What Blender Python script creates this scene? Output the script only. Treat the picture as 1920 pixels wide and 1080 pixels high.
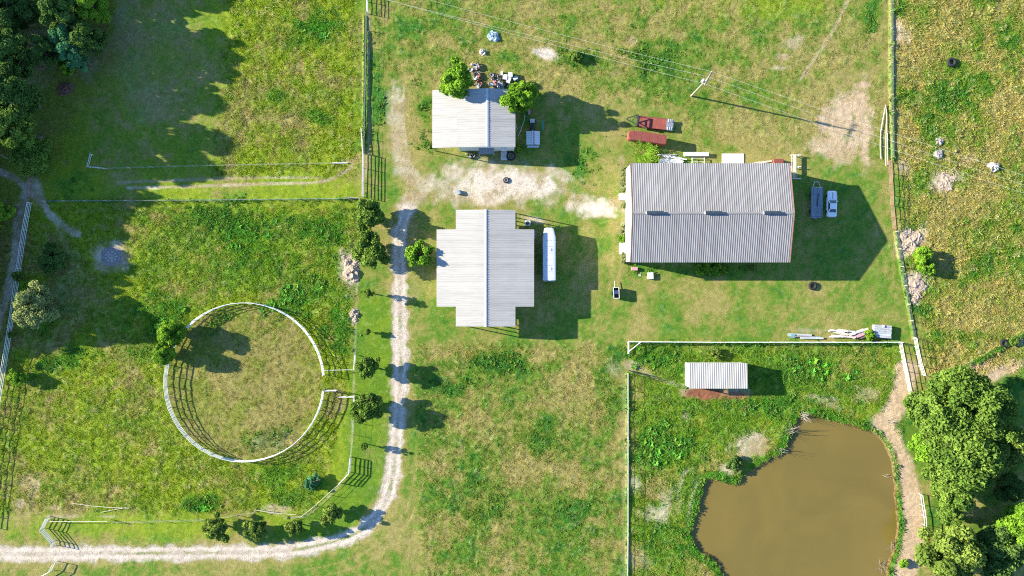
import bpy, math, random
import numpy as np
from mathutils import Vector, Matrix

# ------------------------------------------------------------------ scene, camera, sky, sun
for o in list(bpy.data.objects):
    bpy.data.objects.remove(o)
S = bpy.context.scene
COL = S.collection
H = 128.0                     # flying height of the camera
MPP = 0.1                     # metres on the ground per photograph pixel

cam = bpy.data.cameras.new('camera')
cam.lens = 24.0
cam.sensor_width = 36.0
cam.clip_start = 1.0
cam.clip_end = 6000.0
camo = bpy.data.objects.new('camera', cam)
camo.location = (0, 0, H)
camo.rotation_euler = (0, 0, 0)
COL.objects.link(camo)
S.camera = camo

SUN_EL = math.radians(19.5)
SUN_AZ = math.atan2(-0.978, 0.209)          # the sun stands towards -x, +y
W = bpy.data.worlds.new('World')
S.world = W
W.use_nodes = True
wn = W.node_tree.nodes
sky = wn.new('ShaderNodeTexSky')
sky.sky_type = 'NISHITA'
sky.sun_disc = False
sky.sun_elevation = SUN_EL
sky.sun_rotation = SUN_AZ
sky.altitude = 200
sky.air_density = 1.0
sky.dust_density = 0.1
sky.ozone_density = 5.2
wn['Background'].inputs['Strength'].default_value = 0.105
W.node_tree.links.new(sky.outputs[0], wn['Background'].inputs['Color'])

sun = bpy.data.lights.new('sun', 'SUN')
sun.energy = 5.0
sun.angle = math.radians(0.5)
sun.color = (1.0, 0.91, 0.70)
suno = bpy.data.objects.new('sun', sun)
suno.rotation_euler = Vector((math.cos(SUN_EL) * 0.978, -math.cos(SUN_EL) * 0.209, -math.sin(SUN_EL))).to_track_quat('-Z', 'Y').to_euler()
suno.location = (-60, 12, 40)
COL.objects.link(suno)

S.view_settings.view_transform = 'Standard'
S.view_settings.look = 'None'
S.view_settings.exposure = 1.86
S.view_settings.gamma = 1.0
S.view_settings.use_curve_mapping = False
S.render.engine = 'CYCLES'
S.cycles.max_bounces = 5
S.cycles.diffuse_bounces = 3
S.cycles.glossy_bounces = 2
S.cycles.transmission_bounces = 3
S.cycles.transparent_max_bounces = 4
S.cycles.use_adaptive_sampling = True
S.cycles.use_denoising = False
S.cycles.filter_width = 1.1
S.cycles.sample_clamp_indirect = 0.3
S.cycles.caustics_reflective = False
S.cycles.caustics_refractive = False

R = random.Random(7)
NR = np.random.default_rng(11)
rad = math.radians


def P(px, py, z=0.0):
    """A point of the place: photograph pixel px, py at height z above the pasture, in metres."""
    k = MPP * (1.0 - z / H)
    return Vector(((px - 960.0) * k, (540.0 - py) * k, z))


# ------------------------------------------------------------------ materials
def mat(name, col, rough=0.8, var=0.12, scale=3.0, metal=0.0, bump=0.0, col2=None, spec=0.3, panel=0.0):
    m = bpy.data.materials.new(name)
    m.use_nodes = True
    nt = m.node_tree
    b = nt.nodes['Principled BSDF']
    b.inputs['Roughness'].default_value = rough
    b.inputs['Metallic'].default_value = metal
    b.inputs['Specular IOR Level'].default_value = spec
    tc = nt.nodes.new('ShaderNodeTexCoord')
    n = nt.nodes.new('ShaderNodeTexNoise')
    n.inputs['Scale'].default_value = scale
    n.inputs['Detail'].default_value = 5
    nt.links.new(tc.outputs['Object'], n.inputs['Vector'])
    r = nt.nodes.new('ShaderNodeValToRGB')
    r.color_ramp.elements[0].position = 0.3
    r.color_ramp.elements[1].position = 0.7
    lo = col2 or tuple(c * (1 - var) for c in col)
    hi = tuple(min(1, c * (1 + var)) for c in col)
    r.color_ramp.elements[0].color = (*lo, 1)
    r.color_ramp.elements[1].color = (*hi, 1)
    nt.links.new(n.outputs['Fac'], r.inputs['Fac'])
    nt.links.new(r.outputs['Color'], b.inputs['Base Color'])
    if panel:                                   # sheets differ a little; dirt runs down the slope (the sheet's own y)
        oi = nt.nodes.new('ShaderNodeObjectInfo')
        mp = nt.nodes.new('ShaderNodeMapping')
        mp.inputs['Scale'].default_value = (7.0, 0.35, 1.0)
        ad = nt.nodes.new('ShaderNodeVectorMath')
        nt.links.new(tc.outputs['Object'], ad.inputs[0])
        cb = nt.nodes.new('ShaderNodeCombineXYZ')
        ml = nt.nodes.new('ShaderNodeMath')
        ml.operation = 'MULTIPLY'
        ml.inputs[1].default_value = 37.0
        nt.links.new(oi.outputs['Random'], ml.inputs[0])
        nt.links.new(ml.outputs[0], cb.inputs['X'])
        nt.links.new(ml.outputs[0], cb.inputs['Z'])
        nt.links.new(cb.outputs[0], ad.inputs[1])
        nt.links.new(ad.outputs[0], mp.inputs['Vector'])
        nt.links.new(ad.outputs[0], n.inputs['Vector'])
        n2 = nt.nodes.new('ShaderNodeTexNoise')
        n2.inputs['Scale'].default_value = 1.0
        n2.inputs['Detail'].default_value = 4
        nt.links.new(mp.outputs[0], n2.inputs['Vector'])
        m1 = nt.nodes.new('ShaderNodeMapRange')
        m1.inputs['From Min'].default_value = .3
        m1.inputs['From Max'].default_value = .75
        m1.inputs['To Min'].default_value = 1 + panel * .6
        m1.inputs['To Max'].default_value = 1 - panel * 1.4
        nt.links.new(n2.outputs['Fac'], m1.inputs['Value'])
        m2 = nt.nodes.new('ShaderNodeMapRange')
        m2.inputs['To Min'].default_value = 1 - panel * .8
        m2.inputs['To Max'].default_value = 1 + panel * .8
        nt.links.new(oi.outputs['Random'], m2.inputs['Value'])
        m3 = nt.nodes.new('ShaderNodeMath')
        m3.operation = 'MULTIPLY'
        nt.links.new(m1.outputs[0], m3.inputs[0])
        nt.links.new(m2.outputs[0], m3.inputs[1])
        hs = nt.nodes.new('ShaderNodeHueSaturation')
        nt.links.new(r.outputs['Color'], hs.inputs['Color'])
        nt.links.new(m3.outputs[0], hs.inputs['Value'])
        nt.links.new(hs.outputs[0], b.inputs['Base Color'])
    if bump:
        bp = nt.nodes.new('ShaderNodeBump')
        bp.inputs['Strength'].default_value = bump
        bp.inputs['Distance'].default_value = 0.05
        nt.links.new(n.outputs['Fac'], bp.inputs['Height'])
        nt.links.new(bp.outputs['Normal'], b.inputs['Normal'])
    return m


M = {
    'roof_white': mat('white_roof_metal', (0.365, 0.352, 0.335), 0.6, 0.05, 0.35, panel=0.08, spec=0.1),
    'roof_grey': mat('galvanised_roof_metal', (0.225, 0.217, 0.222), 0.5, 0.07, 0.25, panel=0.09, spec=0.15),
    'flash': mat('roof_flashing', (0.45, 0.47, 0.49), 0.5, 0.06, 2),
    'trim_brown': mat('brown_trim', (0.20, 0.12, 0.09), 0.7, 0.15, 3),
    'wall_white': mat('white_siding', (0.60, 0.57, 0.54), 0.7, 0.05, 1),
    'wall_cream': mat('cream_siding', (0.52, 0.55, 0.50), 0.7, 0.08, 1),
    'white_paint': mat('white_paint', (0.62, 0.61, 0.59), 0.55, 0.06, 4),
    'pale_pipe': mat('pale_grey_pipe', (0.52, 0.52, 0.52), 0.6, 0.15, 3),
    'rust_pipe': mat('rusty_pipe', (0.22, 0.08, 0.055), 0.85, 0.3, 5),
    'wood': mat('weathered_wood', (0.30, 0.25, 0.20), 0.9, 0.25, 6, bump=0.3),
    'wood_pale': mat('pale_wood', (0.52, 0.47, 0.38), 0.9, 0.2, 5, bump=0.3),
    'wood_dark': mat('dark_weathered_plank', (0.19, 0.22, 0.25), 0.9, 0.45, 5, bump=0.4),
    'concrete': mat('concrete', (0.52, 0.48, 0.43), 0.9, 0.12, 4, bump=0.2),
    'red_paint': mat('faded_red_paint', (0.25, 0.066, 0.048), 0.75, 0.18, 1.6),
    'red_rust': mat('rusty_red_roof', (0.15, 0.030, 0.028), 0.8, 0.25, 2.2, col2=(0.19, 0.065, 0.048)),
    'steel_dark': mat('dark_steel', (0.035, 0.04, 0.05), 0.6, 0.3, 5),
    'steel': mat('grey_steel', (0.33, 0.34, 0.36), 0.5, 0.25, 4),
    'alu': mat('bright_sheet_metal', (0.52, 0.54, 0.57), 0.35, 0.06, 0.6, metal=0.1),
    'alu_side': mat('trailer_side_metal', (0.42, 0.46, 0.52), 0.5, 0.12, 1.0),
    'rubber': mat('tyre_rubber', (0.018, 0.02, 0.022), 0.85, 0.4, 6),
    'car_white': mat('chalky_car_paint', (0.78, 0.76, 0.77), 0.4, 0.08, 2, spec=0.5),
    'glass': mat('dark_glass', (0.02, 0.05, 0.06), 0.12, 0.2, 2, spec=0.6),
    'pink': mat('faded_pink', (0.52, 0.25, 0.26), 0.8, 0.2, 4),
    'green_plastic': mat('green_plastic', (0.03, 0.26, 0.13), 0.5, 0.15, 4),
    'blue_tarp': mat('blue_grey_tarp', (0.22, 0.30, 0.38), 0.6, 0.3, 4),
    'teal': mat('faded_teal', (0.10, 0.28, 0.32), 0.7, 0.25, 4),
    'char': mat('charred_ash', (0.22, 0.195, 0.185), 0.95, 0.4, 6),
    'ash': mat('pale_ash', (0.30, 0.27, 0.25), 0.95, 0.25, 5, bump=0.5),
    'soil': mat('dug_soil', (0.34, 0.265, 0.205), 0.95, 0.22, 4, bump=0.6),
    'soil_brown': mat('brown_brush', (0.14, 0.075, 0.05), 0.95, 0.35, 5, bump=0.6),
    'rock': mat('pale_rock', (0.40, 0.36, 0.33), 0.9, 0.18, 4, bump=0.5),
    'bark': mat('bark', (0.13, 0.10, 0.075), 0.95, 0.3, 6, bump=0.5),
    'deadwood': mat('bleached_deadwood', (0.27, 0.24, 0.21), 0.9, 0.2, 6),
    'wire': mat('weathered_wire', (0.42, 0.42, 0.38), 0.6, 0.15, 3),
    'cable': mat('power_cable', (0.50, 0.50, 0.44), 0.6, 0.1, 3),
    'pole': mat('utility_pole_wood', (0.30, 0.265, 0.23), 0.9, 0.15, 5),
    'vent': mat('blue_grey_vent', (0.03, 0.045, 0.065), 0.6, 0.15, 3),
    'rake': mat('pinkish_trim', (0.26, 0.15, 0.125), 0.7, 0.15, 2),
    'porcelain': mat('insulator', (0.5, 0.5, 0.49), 0.3, 0.05, 3),
}


def leafmat(name, col, amount=0.35, trans=0.3):
    m = bpy.data.materials.new(name)
    m.use_nodes = True
    nt = m.node_tree
    nt.nodes.remove(nt.nodes['Principled BSDF'])
    at = nt.nodes.new('ShaderNodeAttribute')
    at.attribute_name = 'tint'
    hs = nt.nodes.new('ShaderNodeHueSaturation')
    hs.inputs['Color'].default_value = (*col, 1)
    mr = nt.nodes.new('ShaderNodeMapRange')
    mr.inputs['To Min'].default_value = 1 - amount
    mr.inputs['To Max'].default_value = 1 + amount
    nt.links.new(at.outputs['Fac'], mr.inputs['Value'])
    nt.links.new(mr.outputs[0], hs.inputs['Value'])
    mh = nt.nodes.new('ShaderNodeMapRange')
    mh.inputs['To Min'].default_value = 0.515
    mh.inputs['To Max'].default_value = 0.485
    nt.links.new(at.outputs['Fac'], mh.inputs['Value'])
    nt.links.new(mh.outputs[0], hs.inputs['Hue'])
    d = nt.nodes.new('ShaderNodeBsdfDiffuse')
    t = nt.nodes.new('ShaderNodeBsdfTranslucent')
    mx = nt.nodes.new('ShaderNodeMixShader')
    mx.inputs[0].default_value = trans
    nt.links.new(hs.outputs[0], d.inputs['Color'])
    nt.links.new(hs.outputs[0], t.inputs['Color'])
    nt.links.new(d.outputs[0], mx.inputs[1])
    nt.links.new(t.outputs[0], mx.inputs[2])
    nt.links.new(mx.outputs[0], nt.nodes['Material Output'].inputs['Surface'])
    return m


LEAF = {
    'mid': leafmat('oak_leaf', (0.130, 0.215, 0.036)),
    'bright': leafmat('bright_leaf', (0.165, 0.310, 0.028)),
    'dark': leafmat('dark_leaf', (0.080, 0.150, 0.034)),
    'olive': leafmat('olive_leaf', (0.155, 0.225, 0.042)),
    'teal': leafmat('blue_green_leaf', (0.095, 0.250, 0.105)),
    'pale': leafmat('pale_leaf', (0.235, 0.280, 0.100)),
}


# ------------------------------------------------------------------ mesh helpers
class MB:
    def __init__(self):
        self.v = []
        self.f = []

    def box(self, c, s, rz=0.0, taper=1.0):
        i = len(self.v)
        cr, sr = math.cos(rz), math.sin(rz)
        for dz in (-.5, .5):
            k = taper if dz > 0 else 1.0
            for dx, dy in ((-.5, -.5), (.5, -.5), (.5, .5), (-.5, .5)):
                x, y = dx * s[0] * k, dy * s[1] * k
                self.v.append((c[0] + x * cr - y * sr, c[1] + x * sr + y * cr, c[2] + dz * s[2]))
        for q in ((0, 3, 2, 1), (4, 5, 6, 7), (0, 1, 5, 4), (1, 2, 6, 5), (2, 3, 7, 6), (3, 0, 4, 7)):
            self.f.append(tuple(i + a for a in q))
        return self

    def poly(self, pts):
        i = len(self.v)
        self.v += [tuple(p) for p in pts]
        self.f.append(tuple(range(i, i + len(pts))))
        return self

    def prism(self, outline, z0, z1):
        n = len(outline)
        i = len(self.v)
        self.v += [(p[0], p[1], z0) for p in outline] + [(p[0], p[1], z1) for p in outline]
        self.f.append(tuple(i + n + k for k in range(n)))
        self.f.append(tuple(i + n - 1 - k for k in range(n)))
        for k in range(n):
            self.f.append((i + k, i + (k + 1) % n, i + n + (k + 1) % n, i + n + k))
        return self

    def loft(self, rings, cap=True):
        """rings: lists of the same number of points."""
        n = len(rings[0])
        i = len(self.v)
        for r in rings:
            self.v += [tuple(p) for p in r]
        for a in range(len(rings) - 1):
            for k in range(n):
                b = i + a * n
                self.f.append((b + k, b + (k + 1) % n, b + n + (k + 1) % n, b + n + k))
        if cap:
            self.f.append(tuple(i + n - 1 - k for k in range(n)))
            b = i + (len(rings) - 1) * n
            self.f.append(tuple(b + k for k in range(n)))
        return self

    def path(self, pts, r, n=6, r1=None):
        pts = [Vector(p) for p in pts]
        rings = []
        m = len(pts)
        for k, p in enumerate(pts):
            d = (pts[min(k + 1, m - 1)] - pts[max(k - 1, 0)])
            if d.length < 1e-9:
                d = Vector((0, 0, 1))
            d.normalize()
            u = d.cross(Vector((0, 0, 1)))
            if u.length < 1e-3:
                u = Vector((1, 0, 0))
            u.normalize()
            w = d.cross(u)
            rr = r if r1 is None else r + (r1 - r) * k / max(1, m - 1)
            rings.append([p + (u * math.cos(t) + w * math.sin(t)) * rr for t in [2 * math.pi * j / n for j in range(n)]])
        return self.loft(rings)

    def tube(self, a, b, r, n=6, r1=None):
        return self.path([a, b], r, n, r1)

    def torus(self, c, Rr, r, n=24, m=8, flat=1.0):
        rings = []
        i = len(self.v)
        for k in range(n):
            a = 2 * math.pi * k / n
            for j in range(m):
                b = 2 * math.pi * j / m
                q = Rr + r * math.cos(b)
                self.v.append((c[0] + q * math.cos(a), c[1] + q * math.sin(a), c[2] + r * flat * math.sin(b)))
        for k in range(n):
            for j in range(m):
                self.f.append((i + k * m + j, i + ((k + 1) % n) * m + j, i + ((k + 1) % n) * m + (j + 1) % m, i + k * m + (j + 1) % m))
        return self

    def lathe(self, prof, c=(0, 0, 0), n=16, axis='z'):
        rings = []
        for r, h in prof:
            ring = []
            for k in range(n):
                a = 2 * math.pi * k / n
                x, y = r * math.cos(a), r * math.sin(a)
                ring.append((c[0] + x, c[1] + y, c[2] + h) if axis == 'z' else (c[0] + h, c[1] + x, c[2] + y) if axis == 'x' else (c[0] + x, c[1] + h, c[2] + y))
            rings.append(ring)
        return self.loft(rings)

    def lump(self, c, r, seed=0, rough=0.3, nu=14, nv=8, zmin=-0.1):
        rr = random.Random(seed)
        ph = [(rr.uniform(0, 6.3), rr.randint(1, 5), rr.randint(1, 4), rr.uniform(.3, 1)) for _ in range(7)]
        rings = []
        for j in range(nv + 1):
            b = (0.02 + 0.96 * j / nv) * math.pi * .55
            ring = []
            for k in range(nu):
                a = 2 * math.pi * k / nu
                d = 1 + rough * sum(w * math.sin(m1 * a + p) * math.sin(m2 * b * 2 + p * 2) for p, m1, m2, w in ph) / 2.2 + rr.uniform(-.06, .06)
                ring.append((c[0] + r[0] * d * math.sin(b) * math.cos(a), c[1] + r[1] * d * math.sin(b) * math.sin(a), c[2] + max(zmin, r[2] * d * math.cos(b))))
            rings.append(ring)
        return self.loft(rings[::-1])

    def mesh(self, name, m, smooth=False):
        me = bpy.data.meshes.new(name)
        me.from_pydata(self.v, [], self.f)
        if m is not None:
            me.materials.append(M[m] if isinstance(m, str) else m)
        if smooth:
            me.polygons.foreach_set('use_smooth', [True] * len(me.polygons))
        me.update()
        return me

    def build(self, name, m, parent=None, smooth=False):
        return obj(name, self.mesh(name, m, smooth), parent)


def obj(name, me, parent=None):
    o = bpy.data.objects.new(name, me)
    COL.objects.link(o)
    if parent is not None:
        o.parent = parent
    return o


def tag(o, label=None, cat=None, group=None, kind=None):
    if label:
        o['label'] = label
    if cat:
        o['category'] = cat
    if group:
        o['group'] = group
    if kind:
        o['kind'] = kind
    return o


def thing(name, label, cat, loc=(0, 0, 0), rz=0.0, group=None):
    o = bpy.data.objects.new(name, None)
    o.empty_display_size = 0.3
    COL.objects.link(o)
    o.location = loc
    o.rotation_euler = (0, 0, rz)
    return tag(o, label, cat, group)


# ------------------------------------------------------------------ ground: height, cover and colour on one grid
def axis(lim, step, far):
    a = np.arange(-lim, lim + step * .5, step)
    out = []
    x, s = lim, step
    while x < far:
        s *= 1.28
        x += s
        out.append(x)
    out = np.array(out)
    return np.concatenate([-out[::-1], a, out])


GX = axis(100.0, 0.20, 2500.0)
GY = axis(57.0, 0.20, 2500.0)
X, Y = np.meshgrid(GX, GY)              # rows: y
PX = X / MPP + 960.0                    # photograph pixels on the ground
PY = 540.0 - Y / MPP
pxs = GX / MPP + 960.0
pys = 540.0 - GY / MPP


def hashgrid(ix, iy, seed):
    n = (ix.astype(np.int64) * 374761393 + iy.astype(np.int64) * 668265263 + seed * 1442695041) & 0xffffffff
    n = ((n ^ (n >> 13)) * 1274126177) & 0xffffffff
    return ((n ^ (n >> 16)) & 0xffffff) / float(0xffffff)


def vnoise(x, y, s, seed):
    x = x / s
    y = y / s
    ix, iy = np.floor(x), np.floor(y)
    fx, fy = x - ix, y - iy
    fx = fx * fx * (3 - 2 * fx)
    fy = fy * fy * (3 - 2 * fy)
    a = hashgrid(ix, iy, seed)
    b = hashgrid(ix + 1, iy, seed)
    c = hashgrid(ix, iy + 1, seed)
    d = hashgrid(ix + 1, iy + 1, seed)
    return (a + (b - a) * fx) * (1 - fy) + (c + (d - c) * fx) * fy


def rotn(x, y, s, seed):
    a = seed * 0.7
    return vnoise(x * math.cos(a) - y * math.sin(a), x * math.sin(a) + y * math.cos(a), s, seed)


def fbm(x, y, s, seed, octv=4):
    t, w, k = 0, 1.0, 0
    for i in range(octv):
        t = t + w * rotn(x, y, s / (2 ** i), seed + i * 17)
        k += w
        w *= 0.55
    return t / k


def sstep(a, b, x):
    t = np.clip((x - a) / (b - a), 0, 1)
    return t * t * (3 - 2 * t)


N04 = rotn(X, Y, 0.42, 3)
N08 = fbm(X, Y, 0.95, 5, 2)
N2 = fbm(X, Y, 2.4, 9, 3)
N5 = fbm(X, Y, 6.0, 21, 4)
N15 = fbm(X, Y, 17.0, 33, 4)
NE = fbm(X, Y, 1.6, 51, 3) - 0.5        # ragged edges


def window(x0, x1, y0, y1):
    i = np.nonzero((pxs >= x0) & (pxs <= x1))[0]
    j = np.nonzero((pys >= y0) & (pys <= y1))[0]
    return (slice(j.min(), j.max() + 1), slice(i.min(), i.max() + 1)) if len(i) and len(j) else None


def put(T, w, val, strength=1.0, mode='max'):
    if w is None:
        return
    T[w] = np.maximum(T[w], val * strength) if mode == 'max' else T[w] + val * strength


def ell(T, cx, cy, rx, ry, ang=0.0, strength=1.0, soft=0.5, rag=0.9, mode='max'):
    r = max(rx, ry) * 1.7 + 12
    w = window(cx - r, cx + r, cy - r, cy + r)
    if w is None:
        return
    x, y = PX[w] - cx, PY[w] - cy
    a = rad(ang)
    u, v = x * math.cos(a) + y * math.sin(a), -x * math.sin(a) + y * math.cos(a)
    d = np.sqrt((u / rx) ** 2 + (v / ry) ** 2) + NE[w] * rag * 1.4
    put(T, w, 1 - sstep(1 - soft, 1 + soft * .4, d), strength, mode)


def dseg(x, y, p, q):
    dx, dy = q[0] - p[0], q[1] - p[1]
    t = np.clip(((x - p[0]) * dx + (y - p[1]) * dy) / (dx * dx + dy * dy + 1e-9), 0, 1)
    return np.hypot(x - p[0] - t * dx, y - p[1] - t * dy)


def smoothpts(pts, n=6):
    out = []
    P4 = [pts[0]] + list(pts) + [pts[-1]]
    for i in range(1, len(P4) - 2):
        p0, p1, p2, p3 = [np.array(q, float) for q in P4[i - 1:i + 3]]
        for k in range(n):
            t = k / n
            out.append(tuple(0.5 * (2 * p1 + (p2 - p0) * t + (2 * p0 - 5 * p1 + 4 * p2 - p3) * t * t + (3 * p1 - p0 - 3 * p2 + p3) * t ** 3)))
    out.append(tuple(pts[-1]))
    return out


def line(T, pts, w, strength=1.0, soft=0.5, rag=0.6, smooth=True, mode='max'):
    if smooth and len(pts) > 2:
        pts = smoothpts(pts)
    xs = [p[0] for p in pts]
    ys = [p[1] for p in pts]
    m = w * 2 + 10
    win = window(min(xs) - m, max(xs) + m, min(ys) - m, max(ys) + m)
    if win is None:
        return
    x, y = PX[win], PY[win]
    d = np.full(x.shape, 1e9)
    for p, q in zip(pts[:-1], pts[1:]):
        d = np.minimum(d, dseg(x, y, p, q))
    d = d / w + NE[win] * rag * 1.4
    put(T, win, 1 - sstep(1 - soft, 1 + soft * .4, d), strength, mode)


def poly_sd(pts, x, y):
    d = np.full(x.shape, 1e9)
    ins = np.zeros(x.shape, bool)
    n = len(pts)
    for i in range(n):
        p, q = pts[i], pts[(i + 1) % n]
        d = np.minimum(d, dseg(x, y, p, q))
        c = ((p[1] > y) != (q[1] > y)) & (x < (q[0] - p[0]) * (y - p[1]) / (q[1] - p[1] + 1e-12) + p[0])
        ins ^= c
    return np.where(ins, -d, d)


def area(T, pts, strength=1.0, soft=14, rag=10, mode='max'):
    xs = [p[0] for p in pts]
    ys = [p[1] for p in pts]
    m = soft + rag * 2 + 4
    w = window(min(xs) - m, max(xs) + m, min(ys) - m, max(ys) + m)
    if w is None:
        return
    sd = poly_sd(pts, PX[w], PY[w]) + NE[w] * rag * 2
    put(T, w, 1 - sstep(-soft, soft, sd), strength, mode)


Z = lambda: np.zeros(X.shape)
gravel, dirt, lush, dry, mown, vivid, brown, lumpy = Z(), Z(), Z(), Z(), Z(), Z(), Z(), Z()

# --- the fields
area(lumpy, [(1672, -60), (2000, -60), (2000, 700), (1740, 700), (1690, 430)], 1.0)
area(lumpy, [(-100, 380), (680, 380), (660, 680), (600, 960), (-100, 960)], 0.75)
area(lumpy, [(430, -50), (676, -50), (670, 330), (400, 330)], 0.8)
area(lumpy, [(780, 640), (1165, 640), (1165, 1100), (790, 1100)], 0.55)
area(lumpy, [(1180, 645), (1690, 645), (1700, 1100), (1180, 1100)], 0.7)
area(lumpy, [(700, -50), (1660, -50), (1660, 120), (1250, 200), (700, 140)], 0.4)
area(lumpy, [(1260, 150), (1660, 150), (1660, 300), (1280, 280)], 0.35)
area(mown, [(690, 280), (1180, 200), (1660, 300), (1700, 640), (1180, 660), (780, 650), (690, 900), (600, 1090), (300, 1090), (660, 900)], 0.7, 30)
area(mown, [(670, 560), (740, 560), (735, 900), (640, 1010), (470, 1020), (640, 920)], 0.8, 10)
# --- green and dry tendency
area(vivid, [(-100, -60), (676, -60), (676, 1010), (-100, 1010)], 0.78, 20)
area(vivid, [(1180, 645), (1690, 650), (1690, 780), (1300, 880), (1290, 1100), (1180, 1100)], 0.55, 18)
area(vivid, [(670, 560), (735, 560), (735, 900), (640, 1010), (470, 1020), (640, 920)], 1.0, 8)
ell(vivid, 1420, 0, 170, 40, 0, 0.6)
for a in [(600, 50, 40, 32, 20, 1.0), (560, 75, 30, 18, 0, .6), (520, 175, 28, 14, 10, .6), (600, 220, 45, 16, 15, .7), (440, 420, 90, 40, 20, .9), (600, 430, 70, 40, 10, .8),
          (560, 560, 70, 40, -20, .8), (480, 470, 70, 50, 0, .6), (640, 610, 28, 50, 0, .9), (300, 590, 60, 40, 0, .8), (270, 650, 50, 30, 0, .5), (380, 940, 40, 14, -10, .9), (590, 905, 24, 12, 0, .9),
          (560, 930, 40, 20, 0, .6), (520, 890, 60, 22, 0, .5), (130, 350, 40, 20, 0, .5), (860, 200, -1, -1, 0, 0), (790, 200, 24, 50, 0, .9), (710, 200, 14, 60, 0, .8), (800, 270, 30, 20, 0, .6),
          (930, 680, 60, 30, 0, .75), (860, 720, 50, 20, -10, .5), (1230, 110, 70, 45, 30, .5), (1100, 110, 40, 22, 0, .7), (1190, 100, 30, 14, 20, .7), (1060, 90, 20, 16, 0, .6),
          (1700, 180, 22, 30, 0, .9), (1780, 180, 40, 30, 30, .8), (1735, 240, 22, 40, 0, .8), (1850, 450, 60, 60, 0, .55), (1690, 15, 14, 20, 0, .5), (1630, 40, 16, 50, 10, .6),
          (1250, 835, 62, 50, 0, 1.0), (1220, 670, 60, 26, 0, .9), (1330, 700, 80, 30, 10, .8), (1500, 700, 90, 35, 0, .75), (1450, 760, 90, 26, 0, 1.0), (1240, 1010, 50, 40, 0, .8), (1540, 770, 60, 9, 12, .8),
          (1340, 990, 40, 60, 20, .6), (1060, 960, 70, 60, 0, .4), (900, 940, 70, 50, 20, .45), (1000, 830, 60, 40, 0, .4), (1140, 760, 26, 60, 0, .4), (1290, 505, 120, 14, 0, .8), (1735, 505, 16, 24, 0, .9),
          (1730, 585, 24, 26, 0, .9), (1705, 425, 24, 14, 0, .9), (1815, 320, 26, 14, -25, .9), (80, 590, 60, 60, 0, .5), (120, 670, 60, 24, -20, .9), (1900, 720, 30, 20, 0, .8), (1100, 300, 40, 40, 0, .5)]:
    if a[2] > 0:
        ell(lush, *a[:5], strength=a[5], soft=0.8, rag=1.2)
area(lush, [(1180, 645), (1690, 650), (1690, 770), (1480, 790), (1300, 880), (1290, 1100), (1180, 1100)], 0.30, 18)
area(lush, [(250, 400), (676, 385), (660, 620), (560, 560), (380, 545), (260, 640)], 0.28, 24, 16)
for a in [(240, 870, 60, 30, 0, .6), (330, 900, 60, 20, 10, .6), (250, 850, 40, 20, 0, .5), (330, 760, 50, 60, 0, .3), (560, 130, 80, 50, 10, .5), (560, 250, 70, 40, 0, .45), (470, 110, 40, 50, 0, .4), (620, 290, 40, 20, 0, .3),
          (860, 80, 60, 30, 10, .7), (770, 240, 26, 80, 0, .8), (790, 340, 40, 40, 0, .7), (1340, 140, 50, 24, 0, .7), (1180, 75, 14, 10, 0, .8), (1290, 95, 20, 12, 0, .5), (1400, 130, 80, 20, -8, .5),
          (1390, 240, 70, 50, 0, .6), (1500, 100, 90, 50, 0, .5), (1510, 200, 60, 50, 0, .5), (1570, 250, 70, 70, 0, .6), (1700, 60, 30, 40, 0, .6), (1800, 60, 80, 40, 0, .5), (1860, 200, 70, 60, 0, .55), (1840, 300, 90, 40, 0, .5), (1780, 380, 80, 40, 0, .4),
          (1800, 600, 90, 60, 0, .5), (1860, 690, 60, 30, 0, .7), (1740, 420, 40, 30, 0, .3), (1090, 590, 60, 30, 0, .3), (1330, 570, 160, 40, 0, .45), (1540, 590, 100, 30, 0, .5), (1200, 560, 40, 40, 0, .5),
          (980, 660, 120, 16, 0, .5), (880, 640, 60, 14, 0, .4), (900, 800, 90, 50, 30, .5), (840, 860, 50, 60, 0, .4), (1090, 740, 60, 50, 20, .5), (970, 900, 60, 40, 0, .35), (820, 1040, 60, 30, 0, .4), (1010, 1020, 70, 40, 0, .4), (1120, 1000, 40, 60, 0, .35), (930, 1060, 40, 30, 0, .45),
          (1500, 740, 50, 20, 0, .3), (1600, 700, 50, 30, 0, .35), (1240, 900, 40, 24, 0, .6), (1205, 760, 16, 24, 0, .5), (735, 560, 8, 60, 0, .5), (700, 420, 30, 20, 0, .5), (665, 430, 14, 60, 0, .4), (60, 910, 40, 30, 0, .4), (1110, 480, 30, 50, 0, .4), (1120, 330, 30, 30, 0, .5)]:
    ell(dry, *a[:5], strength=a[5], soft=0.9, rag=1.1)
area(dry, [(1672, -60), (2000, -60), (2000, 700), (1740, 700), (1690, 430)], .46, 20, 20, 'add')
# round pen: grazed, brownish
pend = np.hypot(PX - 457, PY - 716) / 148
penm = 1 - sstep(0.93, 1.03, pend)
dry = np.maximum(dry, penm * (0.52 + 0.25 * N5))
brown = np.maximum(brown, penm * 0.8)
vivid = np.maximum(vivid * (1 - penm * 0.6), 0)
lumpy = lumpy * (1 - penm * 0.45)
ell(lush, 500, 820, 70, 26, -20, 0.7)
ell(lush, 400, 610, 50, 20, -30, 0.7)
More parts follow.
